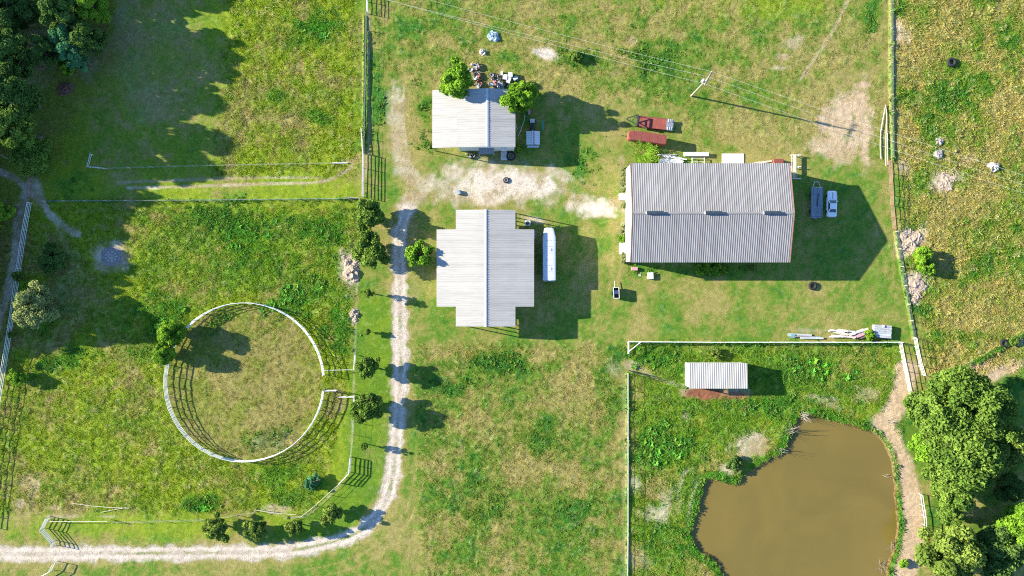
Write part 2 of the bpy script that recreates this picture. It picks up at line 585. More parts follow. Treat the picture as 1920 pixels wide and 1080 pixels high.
# shaded wood edge: worn soil under the trees
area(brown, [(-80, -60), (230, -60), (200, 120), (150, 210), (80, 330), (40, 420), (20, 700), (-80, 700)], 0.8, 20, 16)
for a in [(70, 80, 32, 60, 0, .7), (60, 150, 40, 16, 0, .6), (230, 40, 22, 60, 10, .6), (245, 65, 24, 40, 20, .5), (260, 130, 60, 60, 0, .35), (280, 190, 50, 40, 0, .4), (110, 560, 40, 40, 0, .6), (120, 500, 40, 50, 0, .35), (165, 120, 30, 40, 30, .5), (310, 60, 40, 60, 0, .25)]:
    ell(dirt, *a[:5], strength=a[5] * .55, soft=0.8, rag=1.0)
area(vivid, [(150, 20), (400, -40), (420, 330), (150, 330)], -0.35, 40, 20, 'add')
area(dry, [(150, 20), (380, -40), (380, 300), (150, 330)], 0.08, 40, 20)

# --- bare soil, plus one sunlit patch of grass painted pale
for a in [(945, 342, 125, 40, 6, 1.0), (900, 364, 95, 28, 6, 1.0), (1000, 350, 60, 26, 6, .9), (830, 355, 50, 20, 30, .8), (1040, 325, 34, 14, 20, .8), (850, 325, 40, 16, 20, .7), (1112, 388, 52, 21, 12, 1.0), (1095, 372, 18, 12, 20, .8), (1135, 402, 36, 8, 8, .9),
          (1000, 412, 24, 6, 10, .8), (1020, 97, 26, 12, 15, .95), (1185, 77, 9, 8, 0, .5), (1485, 80, 22, 14, -10, .75), (1465, 106, 16, 6, 0, .6), (1460, 128, 20, 5, 0, .6),  # first one paints the sunlit gap beside the porch shadow as pale soil
          (1615, 160, 18, 10, 0, .9), (1590, 200, 38, 36, 10, .9), (1612, 210, 14, 60, 5, .95), (1570, 235, 42, 46, 0, .8), (1622, 250, 14, 60, 3, 1.0), (1560, 275, 40, 32, 0, .7), (1600, 250, 14, 54, 0, .8),
          (1683, 55, 13, 26, -12, .85), (1700, 70, 10, 14, 0, .6), (1770, 340, 28, 22, 0, .95), (1790, 330, 22, 14, 0, .7), (1815, 300, 20, 9, 0, .4), (1695, 312, 12, 14, 0, .7), (1705, 450, 26, 26, 20, 1.0), (1725, 440, 14, 20, 0, .8), (1690, 470, 12, 20, 0, .8), (1716, 530, 24, 22, 10, 1.0), (1718, 560, 12, 16, 0, .8),
          (658, 505, 20, 38, 10, .9), (645, 480, 8, 20, -20, .7), (664, 592, 10, 20, 0, .9), (667, 560, 4, 40, 0, .5), (210, 480, 36, 30, 0, 1.0), (205, 490, 24, 24, 0, .9), (1410, 830, 40, 26, -25, .95), (1372, 880, 26, 10, 10, .9), (1430, 850, 14, 8, -40, .8), (1392, 850, 18, 14, 0, .8),
          (1248, 945, 16, 34, 20, .6), (1230, 965, 30, 18, 0, .75), (1245, 930, 20, 12, 0, .6), (1190, 905, 12, 16, 0, .6), (1195, 960, 10, 10, 0, .5), (1195, 1050, 24, 22, 0, .5), (1185, 685, 22, 10, 20, .9), (1200, 690, 24, 6, 20, .7), (1285, 780, 8, 10, 0, .6),
          (1540, 745, 40, 5, 12, .5), (1560, 760, 36, 5, 18, .5), (1620, 740, 24, 16, 0, .55), (1655, 790, 26, 16, -30, .85), (520, 955, 36, 9, 4, .8), (40, 945, 14, 9, 0, .7), (105, 952, 14, 5, 0, .7), (120, 968, 40, 4, 0, .7), (200, 968, 30, 3, 0, .6), (510, 830, 50, 24, -15, .22),
          (1880, 695, 46, 12, -25, .7), (1820, 690, 40, 12, -20, .6), (1915, 640, 14, 10, 0, .8), (1150, 690, 22, 16, 30, .35), (1165, 300, 6, 10, 0, .5), (1168, 340, 8, 30, 0, .5), (1168, 440, 9, 60, 0, .45), (935, 345, 30, 12, 0, 1.0), (1155, 380, 22, 12, 0, .6), (780, 540, 8, 30, 0, .2), (640, 612, 1, 1, 0, 0), (60, 905, 20, 20, 0, .4), (1520, 620, 40, 5, 0, .4)]:
    ell(dirt, *a[:5], strength=a[5], soft=0.6, rag=0.9)
# cattle paths and wheel marks
line(dirt, [(640, 300), (660, 305), (650, 320), (600, 341), (480, 345), (350, 350), (240, 352)], 3.2, .95, .6, .8)
line(dirt, [(600, 333), (480, 333), (330, 338), (220, 342)], 3.0, .7, .6, .8)
line(dirt, [(692, 20), (691, 120), (692, 260), (686, 330)], 2.2, .75, .6, .6)
line(dirt, [(684, 60), (683, 250)], 1.6, .5, .6, .6)
line(dirt, [(0, 322), (30, 335), (60, 365), (80, 380), (95, 402), (120, 422), (148, 440)], 7.5, 1.0, .4, .6)
line(dirt, [(100, 412), (115, 440), (132, 475)], 3, .6, .6, .7)
line(dirt, [(80, 378), (60, 340), (40, 400), (30, 470), (12, 560), (-10, 620)], 10, .95, .6, .8)
line(dirt, [(88, 378), (150, 377), (300, 376), (672, 374)], 1.6, .35, .6, .8)
line(dirt, [(672, 520), (668, 560), (666, 640), (662, 760), (657, 860), (640, 905), (570, 968), (500, 960)], 2.0, .5, .6, .8)
line(dirt, [(1700, 690), (1690, 745), (1668, 780), (1650, 800), (1672, 830), (1690, 870), (1705, 920), (1712, 980), (1705, 1040), (1690, 1095)], 22, 1.0, .4, .5)
line(dirt, [(1175, 690), (1210, 700), (1250, 715), (1290, 725)], 3.5, .6, .6, .8)
line(dirt, [(1280, 735), (1400, 735)], 8, .7, .4, .5, False)
line(dirt, [(1270, 960), (1275, 900), (1290, 880)], 5, .4, .6, .8)
line(dirt, [(1290, 990), (1295, 940), (1310, 900)], 4, .35, .6, .8)
line(dirt, [(1500, 150), (1560, 60), (1590, 0)], 4, .35, .7, .8)
line(dirt, [(1672, 0), (1676, 100), (1680, 240)], 3, .3, .7, .9)
line(dirt, [(1678, 440), (1690, 500), (1702, 570), (1714, 640)], 2.5, .4, .7, .9)
line(dirt, [(1170, 690), (1170, 1090)], 3, .25, .7, .9, False)
line(dirt, [(745, 170), (742, 240), (752, 310), (790, 345)], 17, .8, .9, 1.2)
line(dirt, [(762, 400), (768, 380), (785, 362), (820, 350)], 17, .9, .8, 1.0)
line(dirt, [(738, 150), (736, 230), (748, 310), (775, 345), (810, 360)], 4.5, .8, .7, .8)
line(dirt, [(757, 160), (756, 230), (766, 300), (792, 335), (830, 345)], 4.5, .75, .7, .8)
for a0, a1, rr_ in ((150, 330, 163), (160, 300, 172), (-60, 20, 168)):
    line(dry, [(460 + rr_ * math.cos(rad(a)), 716 + rr_ * math.sin(rad(a))) for a in range(a0, a1, 12)], 2.2, .6, .7, .8)
for pl_ in ([(1130, 300), (1150, 400), (1145, 520), (1120, 600), (1060, 640)], [(1148, 300), (1166, 420), (1160, 530), (1135, 615), (1075, 655)], [(1450, 560), (1550, 570), (1640, 560), (1660, 500), (1640, 420)], [(1440, 575), (1550, 587), (1655, 572), (1676, 500), (1655, 420)], [(1480, 160), (1540, 80), (1575, -20)], [(1495, 165), (1556, 85), (1592, -20)], [(100, 800), (200, 720), (290, 560), (420, 460), (640, 390)], [(480, 20), (520, 120), (600, 220), (660, 300)], [(700, 60), (800, 60), (1000, 30), (1200, 10)], [(820, 1080), (850, 900), (900, 760), (960, 660)], [(838, 1080), (868, 900), (916, 765), (976, 668)], [(1000, 1080), (1050, 930), (1150, 720)]):
    line(dry, pl_, 3.0, .5, .8, 1.0)
line(dirt, [(1690, 745), (1660, 800)], 6, .4, .8, .9, False)
redsoil = Z()
ell(redsoil, 1325, 738, 46, 13, 3, 1.0, .4, .5)
ell(redsoil, 1375, 742, 30, 8, 0, .8, .5, .5)
ell(redsoil, 120, 165, 18, 14, 0, .9)

# --- the drive
drive = [(762, 395), (752, 425), (748, 470), (750, 530), (750, 600), (752, 680), (748, 760), (741, 840), (735, 900), (715, 955), (675, 995), (620, 1017), (540, 1032), (440, 1036), (300, 1037), (150, 1038), (0, 1039), (-120, 1040)]
line(gravel, drive, 15.5, 1.0, .35, .85)
drv_d = np.full(X.shape, 1e9)
w_ = window(-140, 860, 360, 1100)
sp = smoothpts(drive)
dd = np.full(PX[w_].shape, 1e9)
for p, q in zip(sp[:-1], sp[1:]):
    dd = np.minimum(dd, dseg(PX[w_], PY[w_], p, q))
drv_d[w_] = dd
centre = (1 - sstep(1.2, 3.4, np.abs(drv_d + (NE * 6)))) * sstep(.46, .6, N5 * .6 + N2 * .4)
gravel = np.clip(gravel - centre * 0.75, 0, 1)
rut = (1 - sstep(1.5, 4.5, np.abs(drv_d - 7 + NE * 3)))
worn = (1 - sstep(17, 30, drv_d + NE * 14)) * (1 - gravel)
dry = np.maximum(dry, worn * 0.75)
tracks = np.maximum(1 - sstep(1, 3.5, np.abs(drv_d - 40 + NE * 3)), 1 - sstep(1, 3.5, np.abs(drv_d - 57 + NE * 3))) * ((PX > 560) & (PY > 600) & (PX + PY > 1560))
dry = np.maximum(dry, tracks * 0.55)

# rank uncut grass under the fences and the step of the dry ditch
ridge = Z()
for pts_, w_r in [([(1671, -20), (1671, 150), (1674, 300)], 3.2), ([(1679, 434), (1689, 500), (1702, 570), (1713, 636)], 2.2), ([(684, 30), (683, 150), (681, 285)], 2.0), ([(690, 60), (689, 180), (688, 270)], 1.8), ([(90, 377), (400, 375), (670, 373)], 1.8), ([(1176, 700), (1176, 1090)], 1.8), ([(1180, 643), (1500, 643), (1686, 643)], 2.0), ([(1745, 704), (1800, 688), (1850, 664), (1925, 622)], 2.6)]:
    line(ridge, pts_, w_r, 1.0, .7, .5)
lush = np.maximum(lush, ridge * .8)
dirt = dirt * (1 - ridge * .7)
# --- pond
pond = [(1510, 777), (1493, 789), (1481, 818), (1468, 846), (1445, 856), (1425, 871), (1397, 889), (1386, 902), (1368, 906), (1347, 897), (1326, 899), (1317, 922), (1309, 950), (1300, 978), (1297, 1004),
        (1309, 1030), (1334, 1048), (1350, 1068), (1362, 1100), (1400, 1160), (1480, 1195), (1570, 1190), (1640, 1150), (1664, 1095), (1668, 1060), (1680, 1030), (1687, 990), (1683, 940), (1679, 900), (1673, 862), (1661, 832), (1642, 812), (1612, 799), (1575, 791), (1540, 781)]
pondS = smoothpts(pond + [pond[0]], 4)[:-1]
pw = window(1200, 1800, 700, 1110)
pw = (slice(0, pw[0].stop), pw[1])
psd = np.full(X.shape, 999.0)
psd[pw] = poly_sd(pondS, PX[pw], PY[pw]) + NE[pw] * 4
bank = 1 - sstep(2, 12 - 5 * (PX > 1640), np.abs(psd - 6 + 2 * (PX > 1640)))
dirt = dirt * (1 - bank * 0.85 * (1 - sstep(5, 12, psd)))
lush = np.maximum(lush, bank * (0.75 + 0.25 * (N2 > .5)))
vivid = np.maximum(vivid, bank)
shore = 1 - sstep(-1, 2.0, psd)

# --- height
inpond = 1 - sstep(-14, 3, psd)
lump_amp = np.clip(0.10 + (0.20 + .12 * (PX > 1675)) * lumpy - 0.16 * mown * (1 - lumpy), 0.04, 1) * (1 - np.clip(gravel + dirt * .8, 0, 1) * 0.85)
lump_h = np.clip(N08 * 1.25 - 0.28, 0, 1) ** 1.4
HT = lump_amp * (0.62 * lump_h + 0.16 * N04 + 0.35 * np.clip(N2 - 0.35, 0, 1)) - 0.02
HT = HT + dirt * 0.03 * N04 + ridge * (.22 + .25 * N2)
HT = HT * (1 - inpond) - inpond * 1.0
far = sstep(1.0, 1.6, np.maximum(np.abs(X) / 100, np.abs(Y) / 57))
HT = HT * (1 - far)

# --- colour (albedo)
C3 = lambda r, g, b: np.array([r, g, b])[None, None, :]
mix = lambda a, b, t: a + (b - a) * t[..., None]
t_g = np.clip(0.51 + (N5 - .5) * (1.15 - .45 * mown) + (N2 - .5) * (1.0 - .35 * mown) + (N15 - .5) * 0.75 + (N08 - .5) * .7 + lush * 0.55 - dry * 0.42 + vivid * 0.14, 0, 1)
straw = C3(0.238, 0.212, 0.070)
olive = C3(0.170, 0.188, 0.041)
green = C3(0.094, 0.172, 0.020)
deep = C3(0.046, 0.145, 0.020)
colr = mix(straw + 0 * X[..., None], olive + 0 * X[..., None], sstep(.10, .42, t_g))
colr = mix(colr, green, sstep(.42, .70, t_g))
colr = mix(colr, deep, sstep(.76, 1.0, t_g))
# bright yellow-green pasture
yg = C3(0.215, 0.275, 0.012)
colr = mix(colr, yg, np.clip(vivid * (0.85 - lush * .75) * sstep(.22, .5, t_g + N04 * .12) * 0.95 * (.35 + .65 * sstep(.36, .6, N5 * .7 + N15 * .3)), 0, 1))
vg = C3(0.055, 0.225, 0.018)
colr = mix(colr, vg, np.clip(vivid * lush * 0.7 * sstep(.3, .6, N2 + lush * .3), 0, 1))
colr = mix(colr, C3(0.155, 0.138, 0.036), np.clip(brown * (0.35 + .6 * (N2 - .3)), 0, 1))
verge = Z()
area(verge, [(670, 560), (735, 560), (735, 900), (640, 1010), (470, 1020), (640, 920)], 1.0, 8)
colr = mix(colr, C3(0.058, 0.150, 0.014), verge * (.35 + .6 * N2).clip(0, 1))
# dead thatch flecks
fleck = sstep(.60, .74, N08 * .55 + N04 * .45) * np.clip(.25 + lumpy * .6 + dry * .4 - lush * .5, 0, 1)
colr = mix(colr, C3(0.33, 0.28, 0.125), fleck * (0.58 - .3 * penm))
colr = mix(colr, deep * .9, ridge * .85)  # dark green weeds, deepened to paint in the shadow line along them
colr = colr * (0.86 + 0.28 * N04)[..., None]
soil = mix(C3(0.32, 0.240, 0.158) + 0 * X[..., None], C3(0.47, 0.392, 0.305), sstep(.3, .7, N2))
colr = mix(colr, soil * (0.85 + .3 * N04)[..., None], np.clip(dirt * (0.72 + .5 * (N08 - .4)), 0, 1))
pale = Z()
ell(pale, 945, 345, 120, 40, 6, 1.0, .8, .8)
ell(pale, 1112, 390, 55, 22, 12, 1.0, .8, .8)
ell(pale, 1020, 97, 26, 12, 15, 1.0)
colr = mix(colr, C3(0.53, 0.475, 0.42) * (0.85 + .3 * N04)[..., None], np.clip(pale * dirt * (.35 + .8 * N2), 0, 1))
sandy = dirt * np.maximum((PX > 1640) * (PY > 680), (PX > 1500) * (PX < 1660) * (PY < 330))
colr = mix(colr, C3(0.43, 0.315, 0.205) * (0.85 + .3 * N04)[..., None], np.clip(sandy * .8, 0, 1))
colr = mix(colr, C3(0.20, 0.085, 0.050) * (0.7 + .6 * N04)[..., None], np.clip(redsoil, 0, 1))
grv = mix(C3(0.42, 0.355, 0.285) + 0 * X[..., None], C3(0.50, 0.435, 0.365), sstep(.25, .75, N2 * .6 + N04 * .4))
grv = grv * (0.86 + .2 * rut)[..., None]
colr = mix(colr, grv * (0.9 + .2 * N04)[..., None], np.clip(gravel, 0, 1))
colr = mix(colr, C3(0.14, 0.095, 0.04), shore)
colr = np.clip(colr, 0.01, 0.8)

ny, nx = X.shape
ii = (np.arange(ny - 1)[:, None] * nx + np.arange(nx - 1)[None, :])
quads = np.stack([ii, ii + 1, ii + nx + 1, ii + nx], -1).astype(np.int32)
qm = lambda A: (A[:-1, :-1] + A[1:, :-1] + A[:-1, 1:] + A[1:, 1:]) / 4
q_drive = qm(gravel) > .45
q_yard = (qm(dirt) > .5) & ~q_drive & (qm(PX) > 690) & (qm(PX) < 1190) & (qm(PY) > 290) & (qm(PY) < 425)
q_path = (qm(dirt) > .5) & (qm(PX) > 1635) & (qm(PX) < 1740) & (qm(PY) > 690) & (qm(psd) > 3)
co = np.stack([X, Y, HT], -1).reshape(-1, 3).astype(np.float32)
rgba = np.concatenate([colr, np.ones(X.shape)[..., None]], -1).reshape(-1, 4).astype(np.float32)


def sheet(name, sel):
    qd = quads[sel].reshape(-1, 4)
    u, inv = np.unique(qd, return_inverse=True)
    nq = len(qd)
    me = bpy.data.meshes.new(name)
    me.vertices.add(len(u))
    me.vertices.foreach_set('co', co[u].ravel())
    me.loops.add(nq * 4)
    me.loops.foreach_set('vertex_index', inv.astype(np.int32).ravel())
    me.polygons.add(nq)
    me.polygons.foreach_set('loop_start', np.arange(nq, dtype=np.int32) * 4)
    me.update(calc_edges=True)
    me.polygons.foreach_set('use_smooth', np.ones(nq, bool))
    at = me.attributes.new('cover', 'FLOAT_COLOR', 'POINT')
    at.data.foreach_set('color', rgba[u].ravel())
    me.materials.append(gm)
    return tag(obj(name, me), kind='structure')


gm = bpy.data.materials.new('pasture')
gm.use_nodes = True
nt = gm.node_tree
b = nt.nodes['Principled BSDF']
b.inputs['Roughness'].default_value = 0.95
b.inputs['Specular IOR Level'].default_value = 0.1
a_ = nt.nodes.new('ShaderNodeAttribute')
a_.attribute_name = 'cover'
tc = nt.nodes.new('ShaderNodeTexCoord')
n1 = nt.nodes.new('ShaderNodeTexNoise')
n1.inputs['Scale'].default_value = 5.5
n1.inputs['Detail'].default_value = 6
n1.inputs['Roughness'].default_value = 0.7
nt.links.new(tc.outputs['Object'], n1.inputs['Vector'])
mr = nt.nodes.new('ShaderNodeMapRange')
mr.inputs['From Min'].default_value = 0.3
mr.inputs['From Max'].default_value = 0.7
mr.inputs['To Min'].default_value = 0.45
mr.inputs['To Max'].default_value = 1.5
nt.links.new(n1.outputs['Fac'], mr.inputs['Value'])
mm = nt.nodes.new('ShaderNodeMix')
mm.data_type = 'RGBA'
mm.blend_type = 'MULTIPLY'
mm.inputs[0].default_value = 1.0
nt.links.new(a_.outputs['Color'], mm.inputs[6])
nt.links.new(mr.outputs[0], mm.inputs[7])
nt.links.new(mm.outputs[2], b.inputs['Base Color'])
bp = nt.nodes.new('ShaderNodeBump')
bp.inputs['Strength'].default_value = 0.6
bp.inputs['Distance'].default_value = 0.08
nt.links.new(n1.outputs['Fac'], bp.inputs['Height'])
nt.links.new(bp.outputs['Normal'], b.inputs['Normal'])
sheet('ground', ~(q_drive | q_yard | q_path))
sheet('drive', q_drive)
sheet('yard', q_yard)
sheet('path', q_path)


def cell(px, py):
    return int(np.clip(np.searchsorted(GY, (540 - py) * MPP), 0, ny - 1)), int(np.clip(np.searchsorted(GX, (px - 960) * MPP), 0, nx - 1))


def gz(px, py):
    j, i = cell(px, py)
    return float(HT[j, i])


def G(px, py, dz=0.0):
    p = P(px, py)
    p.z = gz(px, py) + dz
    return p


# pond water
wm = bpy.data.materials.new('muddy_water')
wm.use_nodes = True
nt = wm.node_tree
b = nt.nodes['Principled BSDF']
tc = nt.nodes.new('ShaderNodeTexCoord')
n1 = nt.nodes.new('ShaderNodeTexNoise')
n1.inputs['Scale'].default_value = 0.06
n1.inputs['Detail'].default_value = 7
n1.inputs['Distortion'].default_value = 1.2
r = nt.nodes.new('ShaderNodeValToRGB')
r.color_ramp.elements[0].position = .3
r.color_ramp.elements[1].position = .7
r.color_ramp.elements[0].color = (0.122, 0.093, 0.022, 1)
r.color_ramp.elements[1].color = (0.165, 0.121, 0.028, 1)
nt.links.new(tc.outputs['Object'], n1.inputs['Vector'])
nt.links.new(n1.outputs['Fac'], r.inputs['Fac'])
nt.links.new(r.outputs[0], b.inputs['Base Color'])
b.inputs['Roughness'].default_value = 0.08
n2 = nt.nodes.new('ShaderNodeTexNoise')
n2.inputs['Scale'].default_value = 3.0
n2.inputs['Detail'].default_value = 3
nt.links.new(tc.outputs['Object'], n2.inputs['Vector'])
bp = nt.nodes.new('ShaderNodeBump')
bp.inputs['Strength'].default_value = 0.25
bp.inputs['Distance'].default_value = 0.03
nt.links.new(n2.outputs['Fac'], bp.inputs['Height'])
nt.links.new(bp.outputs['Normal'], b.inputs['Normal'])
cxp, cyp = 1490, 990
wp = MB()
wp.poly([P(cxp + (x - cxp) * 1.02, cyp + (y - cyp) * 1.02) + Vector((0, 0, -0.30)) for x, y in pondS][::-1])
tag(wp.build('pond_water', wm), kind='structure')

# ------------------------------------------------------------------ grass and weeds (nobody could count them)
def tuft_mesh(name, blades, rmax, hmax, wid, seed, lean=0.8, broad=False):
    rr = random.Random(seed)
    mb = MB()
    for k in range(blades):
        a = rr.uniform(0, 6.283)
        c, s = math.cos(a), math.sin(a)
        r0 = rr.uniform(0, rmax * .45)
        L = rr.uniform(.5, 1) * rmax * lean
        h = rr.uniform(.45, 1) * hmax
        w = wid * rr.uniform(.6, 1.2)
        bx, by = c * r0, s * r0
        px_, py_ = -s * w, c * w
        if broad:
            mb.poly([(bx, by, h * .25), (bx + c * L * .5 + px_, by + s * L * .5 + py_, h * .85), (bx + c * L, by + s * L, h), (bx + c * L * .5 - px_, by + s * L * .5 - py_, h * .85)])
        else:
            mb.poly([(bx - px_, by - py_, 0), (bx + px_, by + py_, 0), (bx + c * L * .7 + px_ * .6, by + s * L * .7 + py_ * .6, h * .8), (bx + c * L * 1.1, by + s * L * 1.1, h * .95)])
    return mb


def bladeshader(name, trans):
    m = bpy.data.materials.new(name)
    m.use_nodes = True
    nt = m.node_tree
    nt.nodes.remove(nt.nodes['Principled BSDF'])
    at = nt.nodes.new('ShaderNodeAttribute')
    at.attribute_type = 'INSTANCER'
    at.attribute_name = 'tint'
    d = nt.nodes.new('ShaderNodeBsdfDiffuse')
    t = nt.nodes.new('ShaderNodeBsdfTranslucent')
    mx = nt.nodes.new('ShaderNodeMixShader')
    mx.inputs[0].default_value = trans
    nt.links.new(at.outputs['Color'], d.inputs['Color'])
    nt.links.new(at.outputs['Color'], t.inputs['Color'])
    nt.links.new(d.outputs[0], mx.inputs[1])
    nt.links.new(t.outputs[0], mx.inputs[2])
    nt.links.new(mx.outputs[0], nt.nodes['Material Output'].inputs['Surface'])
    return m


BLADE = bladeshader('grass_blade', 0.45)


def scatter(name, label, cat, proto, pts, scl, tint, rx=0.25):
    n = len(pts)
    me = bpy.data.meshes.new(name)
    me.vertices.add(n)
    me.vertices.foreach_set('co', np.asarray(pts, np.float32).ravel())
    rot = np.stack([NR.uniform(-rx, rx, n), NR.uniform(-rx, rx, n), NR.uniform(0, 6.283, n)], -1)
    a = me.attributes.new('turn', 'FLOAT_VECTOR', 'POINT')
    a.data.foreach_set('vector', rot.astype(np.float32).ravel())
    a = me.attributes.new('size', 'FLOAT', 'POINT')
    a.data.foreach_set('value', scl.astype(np.float32))
    a = me.attributes.new('tint', 'FLOAT_COLOR', 'POINT')
    a.data.foreach_set('color', np.concatenate([tint, np.ones((n, 1))], 1).astype(np.float32).ravel())
    o = obj(name, me)
    ng = bpy.data.node_groups.new(name + '_growth', 'GeometryNodeTree')
    ng.interface.new_socket('Geometry', in_out='INPUT', socket_type='NodeSocketGeometry')
    ng.interface.new_socket('Geometry', in_out='OUTPUT', socket_type='NodeSocketGeometry')
    N = ng.nodes
    gi, go = N.new('NodeGroupInput'), N.new('NodeGroupOutput')
    ip = N.new('GeometryNodeInstanceOnPoints')
    oi = N.new('GeometryNodeObjectInfo')
    oi.inputs['Object'].default_value = proto
    oi.inputs['As Instance'].default_value = True
    r_ = N.new('GeometryNodeInputNamedAttribute')
    r_.data_type = 'FLOAT_VECTOR'
    r_.inputs['Name'].default_value = 'turn'
    s_ = N.new('GeometryNodeInputNamedAttribute')
    s_.data_type = 'FLOAT'
    s_.inputs['Name'].default_value = 'size'
    L = ng.links.new
    L(gi.outputs[0], ip.inputs['Points'])
    L(oi.outputs['Geometry'], ip.inputs['Instance'])
    L(r_.outputs['Attribute'], ip.inputs['Rotation'])
    L(s_.outputs['Attribute'], ip.inputs['Scale'])
    L(ip.outputs[0], go.inputs[0])
    md = o.modifiers.new('growth', 'NODES')
    md.node_group = ng
    return tag(o, label, cat, kind='stuff')


def proto(name, mb):
    return bpy.data.objects.new(name, mb.mesh(name, BLADE))     # data only, used by the growth nodes


def sample(n, dens):
    """n random spots of the frame kept with probability dens."""
    x = NR.uniform(-99.5, 99.5, n)
    y = NR.uniform(-56.5, 56.5, n)
    i = np.clip(np.searchsorted(GX, x), 0, nx - 1)
    j = np.clip(np.searchsorted(GY, y), 0, ny - 1)
    k = NR.uniform(0, 1, n) < dens[j, i]
    return x[k], y[k], i[k], j[k]


bare = np.clip(gravel * 1.3 + dirt * 1.05 + redsoil + inpond * 3, 0, 1)
keep = Z()
for (x0, x1, y0, y1) in [(820, 965, 172, 280), (858, 964, 395, 612), (822, 1000, 432, 574), (1180, 1478, 312, 492), (1292, 1398, 684, 728)]:
    w = window(x0, x1, y0, y1)
    keep[w] = 1
# ordinary blades
dens = np.clip((0.35 + 0.45 * lumpy + 0.25 * lush - 0.05 * mown) * (1 - bare) * (0.35 + 1.1 * N08), 0, 1) * (1 - keep)
x, y, i, j = sample(320000, dens)
sc = (0.45 + 0.75 * lumpy[j, i] - 0.15 * mown[j, i] + .25 * lush[j, i]) * NR.uniform(.6, 1.35, len(x))
tn = colr[j, i] * NR.uniform(1.0, 1.75, (len(x), 1)) * np.stack([NR.uniform(.85, 1.2, len(x)), np.ones(len(x)), NR.uniform(.7, 1.1, len(x))], -1)
tn = tn * np.where((x > 71.5) & (y > -16), 1.22, 1.0)[:, None]
zz = HT[j, i] - 0.03
half = NR.uniform(0, 1, len(x)) < .5
g1 = proto('grass_tuft', tuft_mesh('grass_tuft', 11, .30, .16, .04, 1, 1.0))
g2 = proto('grass_tuft_loose', tuft_mesh('grass_tuft_loose', 9, .40, .13, .035, 2, 1.0))
pts = np.stack([x, y, zz], -1)
scatter('grass', 'green and straw coloured pasture grass growing over the fields', 'grass', g1, pts[half], sc[half], tn[half])
scatter('grass', 'loose seeding pasture grass between the denser tufts', 'grass', g2, pts[~half], sc[~half], tn[~half])
# broad-leaved weeds in the lush patches and rank lumps
dens = np.clip((lush * 0.85 * sstep(.35, .6, N2) + lumpy * .12 * sstep(.55, .75, N5)) * (1 - bare), 0, 1) * (1 - keep)
x, y, i, j = sample(120000, dens)
sc = (0.55 + .55 * lush[j, i]) * NR.uniform(.6, 1.4, len(x))
tn = np.array([0.085, 0.190, 0.032])[None] * NR.uniform(.8, 1.7, (len(x), 1)) * np.stack([NR.uniform(.7, 1.7, len(x)), np.ones(len(x)), NR.uniform(.7, 1.3, len(x))], -1)
g3 = proto('weed_rosette', tuft_mesh('weed_rosette', 11, .34, .22, .085, 3, 1.0, True))
scatter('weeds', 'dark green broad leaved weeds in the lush patches', 'weeds', g3, np.stack([x, y, HT[j, i] - .02], -1), sc, tn)
bed = Z()
for a in [(1250, 835, 55, 46, 0, .8), (1215, 672, 45, 18, 0, .4), (1335, 700, 50, 20, 0, .3), (540, 560, 60, 30, 0, .35), (470, 440, 70, 30, 0, .3), (600, 50, 34, 26, 0, .7), (380, 940, 36, 12, 0, .5), (1540, 690, 60, 20, 0, .35), (300, 600, 40, 30, 0, .4)]:
    ell(bed, *a[:5], strength=a[5], soft=.7, rag=1.0)
x, y, i, j = sample(150000, bed * .5 * (1 - bare) * (1 - keep) * sstep(.4, .6, N2))
tn = np.array([0.125, 0.33, 0.045])[None] * NR.uniform(.8, 1.7, (len(x), 1)) * np.stack([NR.uniform(.7, 1.6, len(x)), np.ones(len(x)), NR.uniform(.7, 1.3, len(x))], -1)
g5 = proto('weed_plant', tuft_mesh('weed_plant', 16, .5, .34, .14, 8, 1.0, True))
scatter('weeds', 'tall bright broad leaved weeds in thick beds', 'weeds', g5, np.stack([x, y, HT[j, i] - .02], -1), NR.uniform(.6, 1.35, len(x)), tn)
# stones and clods on the bare places
dens = np.clip((gravel * .5 + dirt * .45) * (1 - inpond), 0, 1)
x, y, i, j = sample(90000, dens)
cl = MB().lump((0, 0, 0), (.09, .08, .06), 3, .3, 6, 3, -.02)
g4 = proto('clod', cl)
tn = np.clip(colr[j, i] * NR.uniform(.9, 1.35, (len(x), 1)), 0, .8)
scatter('gravel', 'pale crushed stone and clods scattered on the drive and bare soil', 'gravel', g4, np.stack([x, y, HT[j, i]], -1), NR.uniform(.2, .7, len(x)), tn)


# ------------------------------------------------------------------ trees
def trunk_mesh(h, r, seed, limbs=6, spread=1.0):
    rr = random.Random(seed)
    mb = MB()
    pts = [Vector((0, 0, -.15))]
    for k in range(1, 6):
        pts.append(Vector((rr.uniform(-.06, .06) * h * .5, rr.uniform(-.06, .06) * h * .5, h * .8 * k / 5)))
    mb.path(pts, r, 8, r * .25)
    for k in range(limbs):
        t = rr.uniform(.3, .8)
        i = int(t * 5)
        p = pts[i].lerp(pts[min(i + 1, 5)], t * 5 - i)
        a = k * 2.4 + rr.uniform(-.4, .4)
        L = spread * rr.uniform(.5, .85)
        q = p + Vector((math.cos(a) * L * .5, math.sin(a) * L * .5, h * .10))
        e = p + Vector((math.cos(a) * L, math.sin(a) * L, h * rr.uniform(.14, .25)))
        mb.path([p, q, e], r * .42, 6, r * .1)
    return mb


